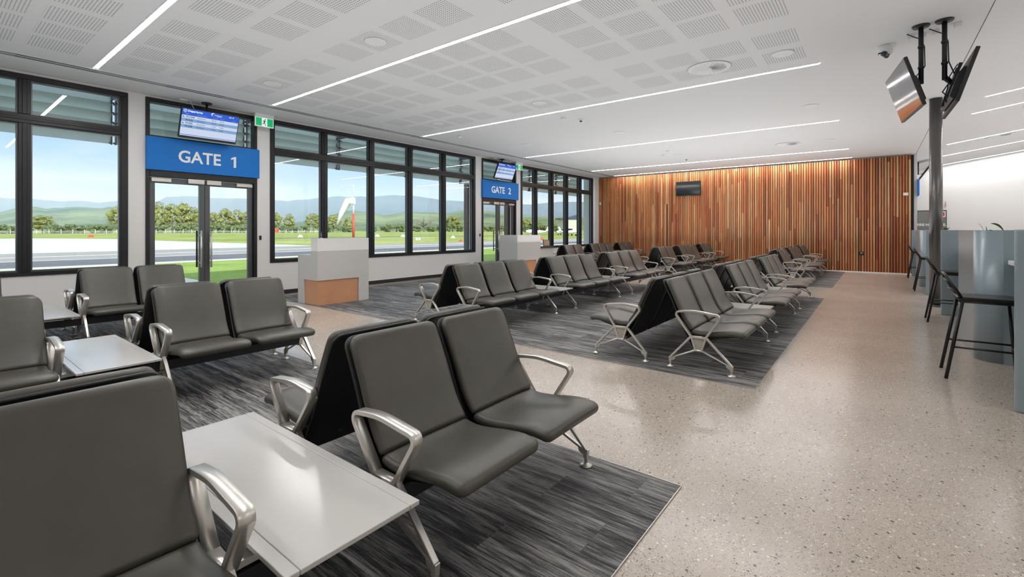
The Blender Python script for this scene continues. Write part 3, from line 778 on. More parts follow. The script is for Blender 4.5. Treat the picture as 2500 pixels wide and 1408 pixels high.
# swirl diffusers
proto = None
for x, y, t, sl in ((-1.94, 7.20, 'near the third linear light', 0), (-1.94, 14.88, 'before the timber wall', 0), (2.75, 14.5, 'on the sloped ceiling at the right edge', 1), (2.75, 18.9, 'on the sloped ceiling right of the column', 1)):
    if proto is None:
        proto = empty('swirl_vent', (x, y, ZC))
        MB().lathe([(.235, -.0006), (.29, -.001), (.30, -.008), (.285, -.014), (.24, -.012)], (0, 0, 0), 40).build('diffuser_rim', M['white'], proto)
        MB().lathe([(.001, -.0012), (.238, -.0012), (.238, -.0008)], (0, 0, 0), 40).build('dark_opening', M['dark'], proto)
        b = MB()
        for k in range(24):
            R = Matrix.Rotation(2*PI*k/24, 4, 'Z') @ Matrix.Rotation(math.radians(28), 4, 'X')
            b.box(.03, .236, -.0155, .0155, -.0135, -.0120, 0, Matrix.Rotation(2*PI*k/24, 4, 'Z') @ Matrix.Translation((0, 0, -.012)) @ Matrix.Rotation(math.radians(24), 4, 'X') @ Matrix.Translation((0, 0, .0125)))
        b.lathe([(.001, -.022), (.034, -.020), (.036, -.006)], (0, 0, 0), 20)
        b.build('swirl_blades', M['white'], proto); o = proto
    else: o = copy_tree(proto)
    o.location = (x, y, ZC+(KS*(x-.97) if sl else 0)-.0005); o.rotation_euler = (0, -math.atan(KS) if sl else 0, 0)
    tag(o, 'round white swirl air vent with radial blades '+t, 'vent', 'swirl ceiling vents')
def sensor(x, y, t, dome=False):
    r = empty('smoke_detector', (x, y, ZC)); tag(r, t, 'detector', 'small ceiling sensors')
    MB().lathe([(.055, -.0005), (.055, -.016), (.045, -.03), (.03, -.034), (.001, -.035)], (0, 0, 0), 20).build('sensor_base', M['white'], r)
    MB().lathe([(.03, -.033), (.026, -.05), (.012, -.058), (.001, -.06)], (0, 0, 0), 16).build('sensor_dome', M['black'] if dome else M['white'], r)
sensor(-5.25, 8.52, 'small white smoke detector in the middle just beyond the third linear light')
sensor(-5.02, 8.85, 'small white dome camera with black lens beside the middle smoke detector', True)
sensor(-4.95, 13.96, 'small white ceiling detector nearest in the cluster beyond the fourth linear light')
sensor(-5.33, 14.6, 'small white ceiling detector leftmost in the cluster beyond the fourth linear light')
sensor(-5.0, 15.87, 'small dome camera with black lens farthest in the cluster beyond the fourth linear light', True)
sensor(-8.32, 8.52, 'tiny white ceiling sensor at the left beyond the third linear light')
# multi-lens camera
r = empty('security_camera', (.09, 7.75, ZC)); tag(r, 'white ceiling security camera with three black domes left of the hanging screens', 'camera')
MB().lathe([(.075, -.0005), (.08, -.03), (.078, -.10), (.07, -.115), (.06, -.118)], (0, 0, 0), 24).box(.02, .10, -.06, .06, -.03, -.0005).build('camera_housing', M['white'], r)
for k in range(3):
    a = math.radians(-150+k*60); MB().ball((.028*math.cos(a)-.012*k+.01, -.06+.035*k, -.118-.004*k), .036, 2, mi=0).build('lens_dome', M['blackgloss'], r)
for k in range(2): MB().box(-.075, .02, -.075+.05*k, -.055+.05*k, -.112, -.100).build('sun_shield', M['black'], r)

# hanging screens near the column
def hung_tv(label, cx, cy, cz, yaw, tilt, px, py, side):
    W, Hh = 1.004, .571
    # frame: local X out of the screen, local Y along its width
    rz = (PI if side < 0 else 0)+yaw
    R = Matrix.Translation((cx, cy, cz)) @ Matrix.Rotation(rz, 4, 'Z') @ Matrix.Rotation(tilt, 4, 'Y')
    r = empty('hanging_screen', (cx, cy, cz)); r.rotation_euler = R.to_euler(); tag(r, label, 'screen', 'black screens hung near the column')
    inv = R.inverted()
    def L(p): return inv @ Vector(p)
    MB().box(-.035, 0, -W/2, W/2, -Hh/2, Hh/2).bevel(.004, 1).build('bezel', M['black'], r)
    MB().box(-.003, .0015, -W/2+.008, W/2-.008, -Hh/2+.014, Hh/2-.008).build('display', M['screenoff'], r)
    MB().prism(rounded([(-.036, -.24), (-.085, -.21), (-.085, .05), (-.036, .17)], .015, 3), -.36, .36).box(-.10, -.086, -.14, .14, -.12, .12).box(-.10, -.07, -.12, -.10, -.22, .22).box(-.10, -.07, .10, .12, -.22, .22).build('back_housing', M['black'], r)
    zb = 3.09
    b = MB().tube([L((px, py, ZC-.01)), L((px, py, zb))], .024, 14)
    for z in (3.52, 3.28): b.tube([L((px, py, z-.012)), L((px, py, z+.012))], .031, 12)
    b.tube([L((px, py, zb+.03)), Vector((-.09, 0, .02))], .028, 10)
    b.build('mount_pole', M['black'], r)
    b = MB().lathe([(.001, -.024), (.075, -.022), (.083, -.010), (.083, -.0005)], (px, py, ZC), 28)
    for v in b.bm.verts: v.co = inv @ v.co
    b.build('ceiling_plate', M['black'], r)
    s = side
    b = MB().tube([L((px-.12, py+.15, ZC-.02)), L((px-.05, py+.10, ZC-.09)), L((px, py+.05, ZC-.14)), L((px+.03, py, ZC-.25)), L((px+.035, py, zb+.2)), Vector((-.06, -.05, .05))], .006, 6)
    b.tube([Vector((-.05, -.2, -.02)), Vector((-.13, -.24, -.06)), Vector((-.15, -.22, -.14)), Vector((-.09, -.2, -.18)), Vector((-.05, -.19, -.14))], .007, 6)
    b.tube([Vector((-.1, .05, .25)), Vector((-.13, .02, .1)), Vector((-.11, -.02, -.05)), Vector((-.10, .03, -.25))], .006, 6)
    b.build('cables', M['black'], r)
hung_tv('black hanging screen facing left, reflecting the ceiling, left of the column', .243, 7.25, 3.018, .146, .294, .41, 7.25, -1)
hung_tv('black hanging screen seen edge-on, tilted away to the right of the column', .76, 7.32, 3.02, .025, .29, .61, 7.215, 1)
for k, (x, y) in enumerate(((.33, 7.52), (.44, 7.56), (.56, 7.52), (.74, 7.40))):
    o = MB().box(x-.035, x+.035, y-.03, y+.03, ZC-.05, ZC-.0005).bevel(.005, 1).build('ceiling_socket', M['white'])
    tag(o, 'small white ceiling socket by the hanging screen plates, %s' % ('leftmost of four', 'second from left', 'third from left', 'rightmost of four')[k], 'socket', 'ceiling sockets by the hanging screens')

# ------------------------------------------------------------------ timber wall fittings
r = empty('wall_screen', (-5.94, YT-.07, 3.05)); tag(r, 'dark wall-mounted screen high on the timber wall', 'screen')
MB().box(-.48, .48, -.035, .0, -.285, .285).bevel(.005, 1).build('bezel', M['black'], r)
MB().box(-.468, .468, -.038, -.034, -.27, .275).build('display', M['screenoff'], r)
MB().box(-.16, .16, 0, .069, -.12, .12).build('wall_bracket', M['black'], r); MB().box(-.03, .03, -.03, -.005, -.297, -.285).build('remote_sensor', M['silver'], r)
o = MB().box(.66, .78, YT-.025, YT-.001, 2.47, 2.56).bevel(.005, 1).build('thermostat', M['white']); tag(o, 'small white thermostat at the right end of the timber wall', 'thermostat')
o = MB().box(-9.90, -9.83, YT-.03, YT-.001, 2.53, 2.64).bevel(.006, 1).build('wall_sensor', M['white']); tag(o, 'small white sensor at the left end of the timber wall', 'sensor')
r = empty('wall_outlet', (-.39, YT-.012, .62)); tag(r, 'black double power outlet low on the timber wall', 'outlet')
MB().box(-.075, .075, -.012, .011, -.055, .055).bevel(.004, 1).build('outlet_plate', M['black'], r); MB().box(-.03, .03, -.016, -.0115, .005, .025).build('outlet_label', M['white'], r)

# ------------------------------------------------------------------ podiums
def podium(x1, y0, y1, label, full):
    """grey gate podium, its high front screen facing +X"""
    r = empty('gate_podium', (x1, y0, .006)); tag(r, label, 'podium', 'grey gate podiums with copper panels')
    w = y1-y0; d = .705; t = .225 if not full else .70; zc = .455
    b = MB()
    # high screen made of front leaf, returns and cap, leaving the copper recess open below
    b.box(-t, 0, 0, w, zc, 1.224); b.box(-t, 0, w-.225, w, 0, zc)
    if not full: b.box(-d, -t, 0, w, zc, .915); b.box(-d, -.49, 0, .10, 0, zc); b.box(-d, -.20, w-.1, w, 0, zc)
    else: b.box(-d, -.49, 0, .10, 0, zc)
    b.build('podium_body', M['podium'], r)
    MB().box(-.48, -.022, .022, w-.232, .0, zc-.004).build('copper_panel', M['copper'], r)
    return r
p1 = podium(-8.0, 4.52, 5.60, 'grey stepped gate podium with copper base beside the GATE 1 doors', False)
p2 = podium(-8.43, 11.07, 12.28, 'grey gate podium with copper base beside the GATE 2 doors', True)
MB().box(-.72, -.17, 1.205, 2.35, .80, .84).build('side_worktop', M['alu2'], p2)
MB().box(-.70, -.22, 1.215, 2.30, 0, .80).build('side_cabinet', M['podium'], p2)
for k, (x, y, z, par) in enumerate(((-8.1, 4.65, 1.23, 1), (-8.75, 11.95, 1.23, 2))):
    r = empty('gooseneck_microphone', (x, y, z)); tag(r, 'tiny black gooseneck microphone on the GATE %d podium' % par, 'microphone', 'podium microphones')
    MB().lathe([(.02, 0), (.02, .008), (.005, .012)], (0, 0, 0), 14).tube([(0, 0, .01), (0, 0, .06), (.005 if k == 0 else .03, -.01 if k == 0 else -.06, .10)], .004, 8).build('stem', M['silver'], r)
    MB().ball((.005 if k == 0 else .035, -.012 if k == 0 else -.075, .112), .018, 2).build('capsule', M['black'], r)
for k, (x, y) in enumerate(((-8.85, 12.62), (-8.80, 13.2))):
    r = empty('display_stand', (x, y, .846), rz=-.4); tag(r, ('small grey framed stand on the worktop beside the GATE 2 podium', 'small tan card holder on the worktop beside the GATE 2 podium')[k], 'stand', 'stands on the podium worktop')
    R = Matrix.Rotation(-.22, 4, 'Y')
    MB().box(-.012, .0, -.13, .13, 0, .22, 0, R).build('frame_back', M['alu'], r)
    MB().box(.0005, .006, -.11, .11, .015, .205, 0, R).build('card', M['tan'] if k else M['cabinet'], r)
    MB().box(-.08, .02, -.12, .12, 0, .006).build('foot_plate', M['alu'], r)

# ------------------------------------------------------------------ work bar, stools, column
def partition(y, label, th=.05):
    o = MB().box(.83, 2.9, y, y+th, 0, 1.385).bevel(.012, 2).build('bar_partition', M['bar']); tag(o, label, 'partition', 'blue-grey bar partitions')
partition(5.145, 'blue-grey bar partition panel nearest the viewer at the right edge')
partition(10.33, 'blue-grey bar partition panel behind the second stool, right of the column')
partition(13.32, 'blue-grey bar partition panel just beyond the column')
partition(18.50, 'blue-grey bar partition panel farthest away near the timber wall')
def island(y0, y1, label):
    r = empty('planter_island', (.83, y0, 0)); tag(r, label, 'planter', 'rounded blue-grey planter islands')
    w = 2.0; l = y1-y0; R = .20
    out = rounded([(0, 0), (w, 0), (w, l), (0, l)], R, 14)
    inn = rounded([(.06, .06), (w-.06, .06), (w-.06, l-.06), (.06, l-.06)], R-.06, 14)
    b = MB(); n = len(out)
    A = [b.bm.verts.new((x, y, .0)) for x, y in out]; B = [b.bm.verts.new((x, y, 1.378)) for x, y in out]
    Cc = [b.bm.verts.new((x, y, 1.378)) for x, y in inn]; D = [b.bm.verts.new((x, y, 1.20)) for x, y in inn]
    for i in range(n):
        j = (i+1) % n
        for q in ((A[i], A[j], B[j], B[i]), (B[i], B[j], Cc[j], Cc[i]), (Cc[i], Cc[j], D[j], D[i])):
            f = b.bm.faces.new(q); f.smooth = math.dist(out[i], out[j]) < .2
    b.bm.faces.new(A[::-1])
    b.build('island_wall', M['bar'], r)
    b = MB(); b.bm.faces.new([b.bm.verts.new((x, y, 1.22)) for x, y in inn]); b.build('soil', M['soil'], r, recalc=False)
    return r
island(6.90, 8.46, 'rounded blue-grey planter island behind the nearest bar stool'); island(15.05, 16.65, 'rounded blue-grey planter island in the distance beyond the column')
def worktop(y0, y1, label):
    r = empty('bar_worktop', (1.055, y0, 1.0)); tag(r, label, 'worktop', 'white bar worktops')
    MB().box(0, .62, .002, y1-y0-.002, .03, .075).bevel(.006, 2).build('top', M['worktop'], r)
    MB().box(.56, .60, .002, y1-y0-.002, -1.0, .03).build('support_panel', M['bar'], r)
worktop(5.195, 6.86, 'white bar worktop mostly hidden behind the nearest partition'); worktop(8.47, 10.32, 'white bar worktop hidden behind the nearer planter island')
worktop(13.37, 15.04, 'white bar worktop hidden beyond the column'); worktop(16.66, 18.49, 'white bar worktop hidden behind the far planter island')
def stool_parts(r):
    # seat faces +X; origin on the floor below the back of the seat
    b = MB().prism(rounded([(.10, -.20), (.52, -.20), (.52, .20), (.10, .20)], .07, 5), .735, .765, axis='z').bevel(.006, 1)
    b.build('seat', M['stool'], r)
    MB().tube([(.12, -.185, .725), (.50, -.185, .725), (.50, .185, .725), (.12, .185, .725)], .014, 8, closed=True).build('seat_frame', M['stool'], r)
    for s in (-1, 1):
        MB().tube([(.135, s*.185, .73), (.02, s*.215, .0)], .0145, 10).build('leg', M['stool'], r)
        MB().tube([(.485, s*.185, .73), (.545, s*.215, .0)], .0145, 10).build('leg', M['stool'], r)
    b = MB()
    for s in (-1, 1): b.tube([(.08, s*.199, .30), (.52, s*.203, .30)], .0095, 8)
    b.tube([(.52, -.203, .27), (.52, .203, .27)], .0095, 8)
    b.build('footrest', M['stool'], r)
    b = MB()
    hoop = [(.13, -.175, .755), (.075, -.18, .86), (.035, -.165, .935), (.02, -.11, .965), (.016, 0, .972), (.02, .11, .965), (.035, .165, .935), (.075, .18, .86), (.13, .175, .755)]
    b.tube(hoop, .0135, 8)
    b.tube([(.10, -.175, .81), (.065, -.10, .825), (.055, 0, .828), (.065, .10, .825), (.10, .175, .81)], .010, 8)
    b.tube([(.055, -.17, .895), (.035, -.1, .905), (.03, 0, .907), (.035, .1, .905), (.055, .17, .895)], .012, 8)
    b.build('backrest', M['stool'], r)
proto = empty('bar_stool', (.49, 6.14, 0)); stool_parts(proto); tag(proto, 'black metal bar stool nearest the viewer at the right edge', 'stool', 'black bar stools')
for x, y, t in ((.585, 9.60, 'second from the viewer, standing in front of the column'), (.66, 14.2, 'third from the viewer, just left of the column'), (.70, 17.9, 'farthest from the viewer, close to the timber wall')):
    o = copy_tree(proto); o.location = (x, y, 0); tag(o, 'black metal bar stool '+t, 'stool', 'black bar stools')
r = empty('steel_column', (.85, 11.42, 0)); tag(r, 'dark polished round steel column between the bar bays', 'column')
MB().lathe([(.093, .0), (.093, ZC-.001)], (0, 0, 0), 40).build('shaft', M['steel'], r)
MB().lathe([(.094, .0), (.115, .001), (.115, .03), (.094, .032)], (0, 0, 0), 40).build('base_ring', M['steel'], r)
# leaves rising out of the islands
def leaf(b, base, tip, w, droop=.06):
    base, tip = Vector(base), Vector(tip); n = 9; d = tip-base; side = Vector((-d.y, d.x, 0))
    side = side.normalized() if side.length > 1e-4 else Vector((0, 1, 0))
    prev = None
    for i in range(n+1):
        s = i/n; c = base+d*s; c.z += droop*math.sin(PI*s)
        hw = w*math.sin(PI*min(1, max(0, (s-.30)/.70)))**.8 if s > .30 else .006
        row = [b.bm.verts.new(c-side*hw+Vector((0, 0, hw*.35))), b.bm.verts.new(c), b.bm.verts.new(c+side*hw+Vector((0, 0, hw*.35)))]
        if prev:
            for k in range(2):
                f = b.bm.faces.new((prev[k], prev[k+1], row[k+1], row[k])); f.smooth = True
        prev = row
rnd = random.Random(5)
for k, (x, y, t, lv) in enumerate(((1.30, 15.35, 'of the far island right of the column', [(-.16, .02, .24, .05), (.10, .02, .22, .05), (.02, -.12, .21, .04)]),
                                  (1.10, 8.20, 'of the nearer island, showing only its pointed tip', [(-.03, .0, .215, .05), (-.10, .06, .25, .012), (.10, .08, .14, .04), (.04, -.1, .15, .04)]),
                                  (1.26, 7.85, 'of the nearer island, with one broad leaf showing', [(-.20, -.01, .24, .055), (.1, .1, .14, .04), (.12, -.1, .15, .04), (-.02, .14, .15, .04)]))):
    r = empty('potted_plant', (x, y, 1.22)); tag(r, 'green plant '+t, 'plant', 'plants in the islands')
    for dx, dy, dz, wd in lv:
        b = MB(); leaf(b, (dx*.1, dy*.1, 0), (dx, dy, dz), wd, .06 if abs(dx)+abs(dy) > .1 else .0)
        b.build('leaf', M['leaf'], r, recalc=False)
    MB().tube([(0, 0, -.005), (.005, 0, .10)], .008, 6).build('stem', M['leaf'], r)

# ------------------------------------------------------------------ far passage
r = empty('fire_hose_cabinet', (1.24, 25.2, 0)); tag(r, 'grey FIRE HOSE REEL cabinet door on the far white wall behind the column', 'cabinet')
MB().box(0, .95, -.03, -.001, 0, 2.18).build('frame', M['alu'], r)
MB().box(.02, .93, -.042, -.03, .01, 2.15).build('cabinet_door', M['cabinet'], r)
me = text_mesh('FIRE HOSE REEL', .125, .006, 'LEFT', .001); me.materials.append(M['lettering']); o = put('lettering', me, r); o.location = (.06, -.044, 1.60); o.rotation_euler = (PI/2, 0, 0)
r = empty('fire_sign', (2.07, 25.15, 2.02)); tag(r, 'small red and white fire hose sign on the grey cabinet', 'sign')
MB().box(-.085, .085, -.012, .006, -.11, .11).build('sign_plate', M['lettering'], r); MB().box(-.03, .055, -.015, -.012, -.075, .075).build('sign_symbol', M['red'], r)
r = empty('projecting_sign', (2.16, 25.09, 2.40)); tag(r, 'tiny red projecting fire sign above the grey cabinet', 'sign')
MB().box(-.01, .01, -.12, .11, -.12, .12).build('sign_plate', M['lettering'], r); MB().box(-.012, .012, -.10, .05, -.09, .06).build('sign_symbol', M['red'], r)
r = empty('side_sign', (1.0, 18.6, 2.4)); 
r.location = (1.001, 19.75, 2.47); tag(r, 'blue sign seen edge-on past the end of the timber wall', 'sign')
MB().box(0, .05, -.55, .45, 0, .5).build('sign_panel', M['blue'], r)
departures_far = empty('passage_screen', (1.36, 22.0, 3.42), rot=(0, .55, 0)); tag(departures_far, 'small black hanging screen past the end of the timber wall', 'screen')
MB().box(-.05, 0, -.42, .42, -.30, .30).build('bezel', M['black'], departures_far); MB().box(0, .003, -.40, .40, -.28, .28).build('display', M['screenoff'], departures_far)
inv = (Matrix.Translation((1.36, 22.0, 3.42)) @ Matrix.Rotation(.55, 4, 'Y')).inverted()
MB().tube([inv @ Vector((1.17, 22.0, ZC+.03)), inv @ Vector((1.17, 22.0, 3.36)), inv @ Vector((1.34, 22.0, 3.40))], .02, 8).build('mount_pole', M['black'], departures_far)

# ------------------------------------------------------------------ outside the windows
ZG = -.15
# sunshade louvres
bounds = [-2.24, 0.0, 2.24, 4.48, 6.72, 8.95, 11.2, 13.15, 15.1, 17.05, 18.95]
names = ['left end of the near window', 'left part of the near window', 'near window and GATE 1 pier', 'GATE 1 doors', 'left part of the middle window', 'middle of the middle window', 'right part of the middle window', 'GATE 2 doors', 'left part of the far window', 'right part of the far window']
names[1], names[2] = 'near window', 'pier before GATE 1'
for (y0, y1), t in zip(zip(bounds, bounds[1:]), ['left end of the near window']+['near window', 'GATE 1 doors', 'pier between GATE 1 and middle window', 'left part of the middle window', 'centre of the middle window', 'GATE 2 doors', 'pier right of GATE 2', 'left part of the far window', 'right part of the far window']):
    r = empty('sunshade_louvre', (-10.92, y0, 3.05)); tag(r, 'grey-green louvre bank outside the glass over the '+t, 'louvre', 'sunshade louvre banks')
    for k in range(5):
        z = k*.176; a = math.radians(58); ca, sa = math.cos(a), math.sin(a)
        prof = [(u_*ca-v_*sa, u_*sa+v_*ca+z) for u_, v_ in ((-.115, -.006), (.115, -.006), (.115, .006), (-.115, .006))]
        MB().prism(prof, .035, y1-y0-.035).build('blade', M['louvre'], r)
    for q in (.03, y1-y0-.03):
        b = MB().box(-.03, .03, q-.010, q+.010, -.12, 1.0).box(.03, .498, q-.010, q+.010, .665, .705)
        for k in range(5): b.tube([(.075, q-.025, .092+k*.176), (.075, q+.025, .092+k*.176)], .016, 8).tube([(-.05, q-.025, -.085+k*.176), (-.05, q+.025, -.085+k*.176)], .016, 8)
        b.build('bracket', M['alu2'], r)
for k, (y, t) in enumerate(((11.86, 'seen through the right end of the middle window'), (14.08, 'seen through the GATE 2 doors'))):
    r = empty('outside_column', (-11.2, y, ZG)); tag(r, 'grey steel column outside '+t, 'column', 'outside steel columns')
    MB().box(-.09, .09, -.10, -.085, 0, 4.4).box(-.09, .09, .085, .10, 0, 4.4).box(-.008, .008, -.085, .085, 0, 4.4).build('shaft', M['alu2'], r)
    MB().box(-.16, .16, -.16, .16, 0, .02).build('base_plate', M['alu2'], r)
struct(MB().box(-10.80, -10.42, 19.30, 19.6, ZG, 4.2).build('wall_outside', M['render']))
# ground
def strip(name, x0, x1, y0, y1, z, m): 
    o = MB().box(min(x0, x1), max(x0, x1), y0, y1, z-.05, z).build(name, m); struct(o); return o
b = MB(); b.quad([(-6500, -900, ZG), (-10.4, -900, ZG), (-10.4, 6500, ZG), (-6500, 6500, ZG)]); struct(b.build('ground_lawn', M['lawn'], recalc=False))
strip('ground_near_lawn', -10.42, -26.9, -60, 300, ZG+.012, M['nearlawn'])
strip('ground_path', -10.42, -13.4, -30, 19, ZG+.03, M['path'])
strip('ground_kerb', -25.9, -26.9, -120, 300, ZG+.024, M['path'])
strip('ground_path', -13.4, -25.4, 2.2, 5.3, ZG+.026, M['path'])
strip('ground_road', -26.9, -32.6, -120, 500, ZG+.016, M['asphalt'])
strip('ground_apron', -32.6, -43.5, -120, 500, ZG+.014, M['apron'])
strip('ground_road_line', -32.75, -32.55, -120, 400, ZG+.022, M['line']); strip('ground_apron_line', -37.6, -37.3, -120, 400, ZG+.022, M['line'])
b = MB(); b.quad([(-43.5, -120, ZG+.02), (-43.5, 24.5, ZG+.02), (-57, 23.5, ZG+.02), (-85, 22, ZG+.02), (-104, 22, ZG+.02), (-124, 14, ZG+.02), (-126, -120, ZG+.02)][::-1]); struct(b.build('ground_concrete_apron', M['concrete'], recalc=False))
strip('ground_taxiway', -84, -91, 40, 900, ZG+.02, M['asphalt'])
strip('ground_runway', -268, -300, -300, 1500, ZG+.03, M['apron'])

def bearing(u):
    """ground direction (x,y) of a sight line, u in px of the 2500 px frame; unit depth along the view axis"""
    t = (u-1250)/FPX
    return Vector((-math.sin(TH)+t*math.cos(TH), math.cos(TH)+t*math.sin(TH), 0))
def on_x(u, x):
    d = bearing(u); k = x/d.x; return Vector((x, d.y*k, ZG)), k       # point and its depth
# trees: a few prototypes, then copies
def tree_proto(kind, seed):
    rr = random.Random(seed); b = MB()
    if kind == 'tree':
        for k in range(34):
            a = rr.uniform(0, 2*PI); ph = rr.uniform(.28, 1.0); rad = .44*math.sin(PI*min(1, (ph-.2)/.83))**.6*rr.uniform(.55, 1)
            b.ball((rad*math.cos(a), rad*math.sin(a), ph*.93), rr.uniform(.07, .125), 2, .3, (1.15, 1.15, .72), rnd=rr)
        n = 900
    elif kind == 'bush':
        for k in range(26):
            a = rr.uniform(0, 2*PI); rad = rr.uniform(0, .72); ph = rr.uniform(.10, .82)*(1-.5*rad*rad)
            b.ball((rad*math.cos(a), rad*math.sin(a), ph), rr.uniform(.13, .22), 2, .3, (1.1, 1.1, .8), rnd=rr)
        n = 700
    else:
        n = 0
    for k in range(n):           # loose sprays of leaves around the clumps
        a = rr.uniform(0, 2*PI)
        if kind == 'tree':
            ph = rr.uniform(.22, 1.04); rad = .53*math.sin(PI*min(1, (ph-.15)/.90))**.6*rr.uniform(.6, 1.05)
        else:
            rad = rr.uniform(.2, .98); ph = rr.uniform(.03, .95)*(1-.55*rad*rad)
        c = Vector((rad*math.cos(a), rad*math.sin(a), ph)); s = rr.uniform(.015, .034)
        vs = [b.bm.verts.new(c+Vector((rr.gauss(0, s), rr.gauss(0, s), rr.gauss(0, s*.7)))) for _ in range(3)]
        b.bm.faces.new(vs)
    crown = b.mesh('crown', M['foliA'] if kind == 'tree' else M['foliB'], recalc=False) if n else None
    t = MB(); th = .55 if kind != 'bush' else .25
    t.tube([(0, 0, 0), (.015, .01, th*.5), (0, .02, th)], .02, 7, radii=[.024, .018, .012])
    for k in range(6 if kind != 'bare' else 40):
        a = 2*PI*k/6+rr.uniform(-.3, .3); z0 = th*rr.uniform(.45, .95)
        l = rr.uniform(.2, .4) if kind != 'bare' else rr.uniform(.25, .6)
        p1 = Vector((.5*l*math.cos(a), .5*l*math.sin(a), z0+l*.5)); p2 = Vector((l*math.cos(a), l*math.sin(a), z0+l*.75*rr.uniform(.6, 1.1)))
        t.tube([(0, .01, z0), p1, p2], .006, 5, radii=[.008, .006, .003])
        if kind == 'bare':
            for q in range(7):
                s0 = Vector((0, .01, z0)).lerp(p1, .5) if q < 2 else p1.lerp(p2, rr.random()); e = s0+Vector((rr.gauss(0, .09), rr.gauss(0, .09), rr.uniform(.02, .14)))
                t.tube([s0, (s0+e)/2+Vector((0, 0, .01)), e], .003, 4, radii=[.0045, .0035, .002])
    trunk = t.mesh('trunk', M['trunk'] if kind != 'bare' else M['foliC'])
    return crown, trunk
PROT = {k: [tree_proto(k, 11+i) for i in range(n)] for k, n in (('tree', 3), ('bush', 3), ('bare', 1))}
TC = {'n': 0}
def plant(kind, u, x, top_v, wpx, label):
    """a tree of its own real height and width standing at bearing u on the line x"""
    p, D = on_x(u, x); TC['n'] += 1
    h = H-ZG+(562-top_v)/FPX*D; w = wpx/FPX*D
    nm = {'tree': 'tree', 'bush': 'bush', 'bare': 'bare_tree'}[kind]
    r = empty(nm, p, rz=(TC['n']*1.7) % 6.28)
    base = {'tree': 1.06, 'bush': 1.9, 'bare': 1.05}[kind]
    r.scale = (w/base, w/base, h)
    c, t = PROT[kind][TC['n'] % len(PROT[kind])]
    if c: put('crown', c, r)
    put('trunk', t, r)
    tag(r, label, 'tree' if kind != 'bush' else 'bush', {'tree': 'tall trees beyond the runway', 'bush': 'bushes beyond the runway', 'bare': 'bare trees beyond the runway'}[kind])
T_ = [(103, 527, 52, 'lone round green tree seen through the near window'), (287, 508, 46, 'dark conifer at the right edge of the near window'),
      (388, 496, 40, 'tall olive tree at the left in the GATE 1 doors'), (420, 500, 44, 'tall olive tree second from left in the GATE 1 doors'), (450, 499, 50, 'tallest broad tree left of the GATE 1 meeting stile'),
      (474, 508, 40, 'olive tree touching the left of the GATE 1 meeting stile'), (520, 520, 34, 'smaller tree right of the GATE 1 meeting stile'), (550, 511, 40, 'round tree in the right GATE 1 leaf'),
      (578, 514, 40, 'grey-green tree at the right in the GATE 1 right leaf'), (608, 516, 34, 'tree behind the right GATE 1 door stile'),
      (672, 521, 34, 'tree at the left edge of the middle window'), (706, 523, 28, 'slender tree in the first pane of the middle window'), (765, 522, 40, 'spreading tree beside the first mullion of the middle window'),
      (813, 526, 44, 'leaning tree below the windsock'), (850, 532, 26, 'small tree just left of the windsock mast'), (1105, 529, 46, 'broad tree in the last pane of the middle window'),
      (1286, 536, 34, 'tree in the first pane of the far window'), (1318, 543, 34, 'yellow-green tree at the first mullion of the far window')]
for u, v, w, t in T_: plant('tree', u, -338, v, w, t)
rnd = random.Random(3)
BU = [10, 34, 60, 130, 150, 172, 195, 220, 243, 262, 372, 396, 430, 462, 512, 536, 566, 594, 690, 720, 745, 800, 840, 905, 945, 975, 1018, 1050, 1075, 1098, 1122, 1182, 1200, 1222, 1246, 1278, 1300, 1330, 1352, 1370]
for u in BU:
    top = 547+rnd.uniform(-4, 5) if u < 372 else (548+rnd.uniform(-7, 3)); w = rnd.uniform(28, 44)
    where = 'near window' if u < 310 else 'GATE 1 doors' if u < 640 else 'middle window' if u < 1160 else 'GATE 2 doors' if u < 1262 else 'far window'
    plant('bush', u, -326-rnd.uniform(0, 6), top, w, 'low dark green bush on the far airfield edge behind the '+where)
plant('bare', 968, -335, 541, 60, 'grey bare tree in the third pane of the middle window'); plant('bare', 1035, -335, 530, 62, 'pale bare spreading tree in the fourth pane of the middle window')
# boundary fence
r = empty('boundary_fence', (-318, 60, ZG)); tag(r, 'white post and rail fence along the far side of the runway', 'fence')
for k in range(40): MB().box(-.10, .10, -45+k*4.3-.10, -45+k*4.3+.10, 0, 2.0).build('post', M['fence'], r)
MB().box(-.04, .04, -45, 123, 1.0, 1.14).box(-.04, .04, -45, 123, .5, .62).build('rail', M['fence'], r)
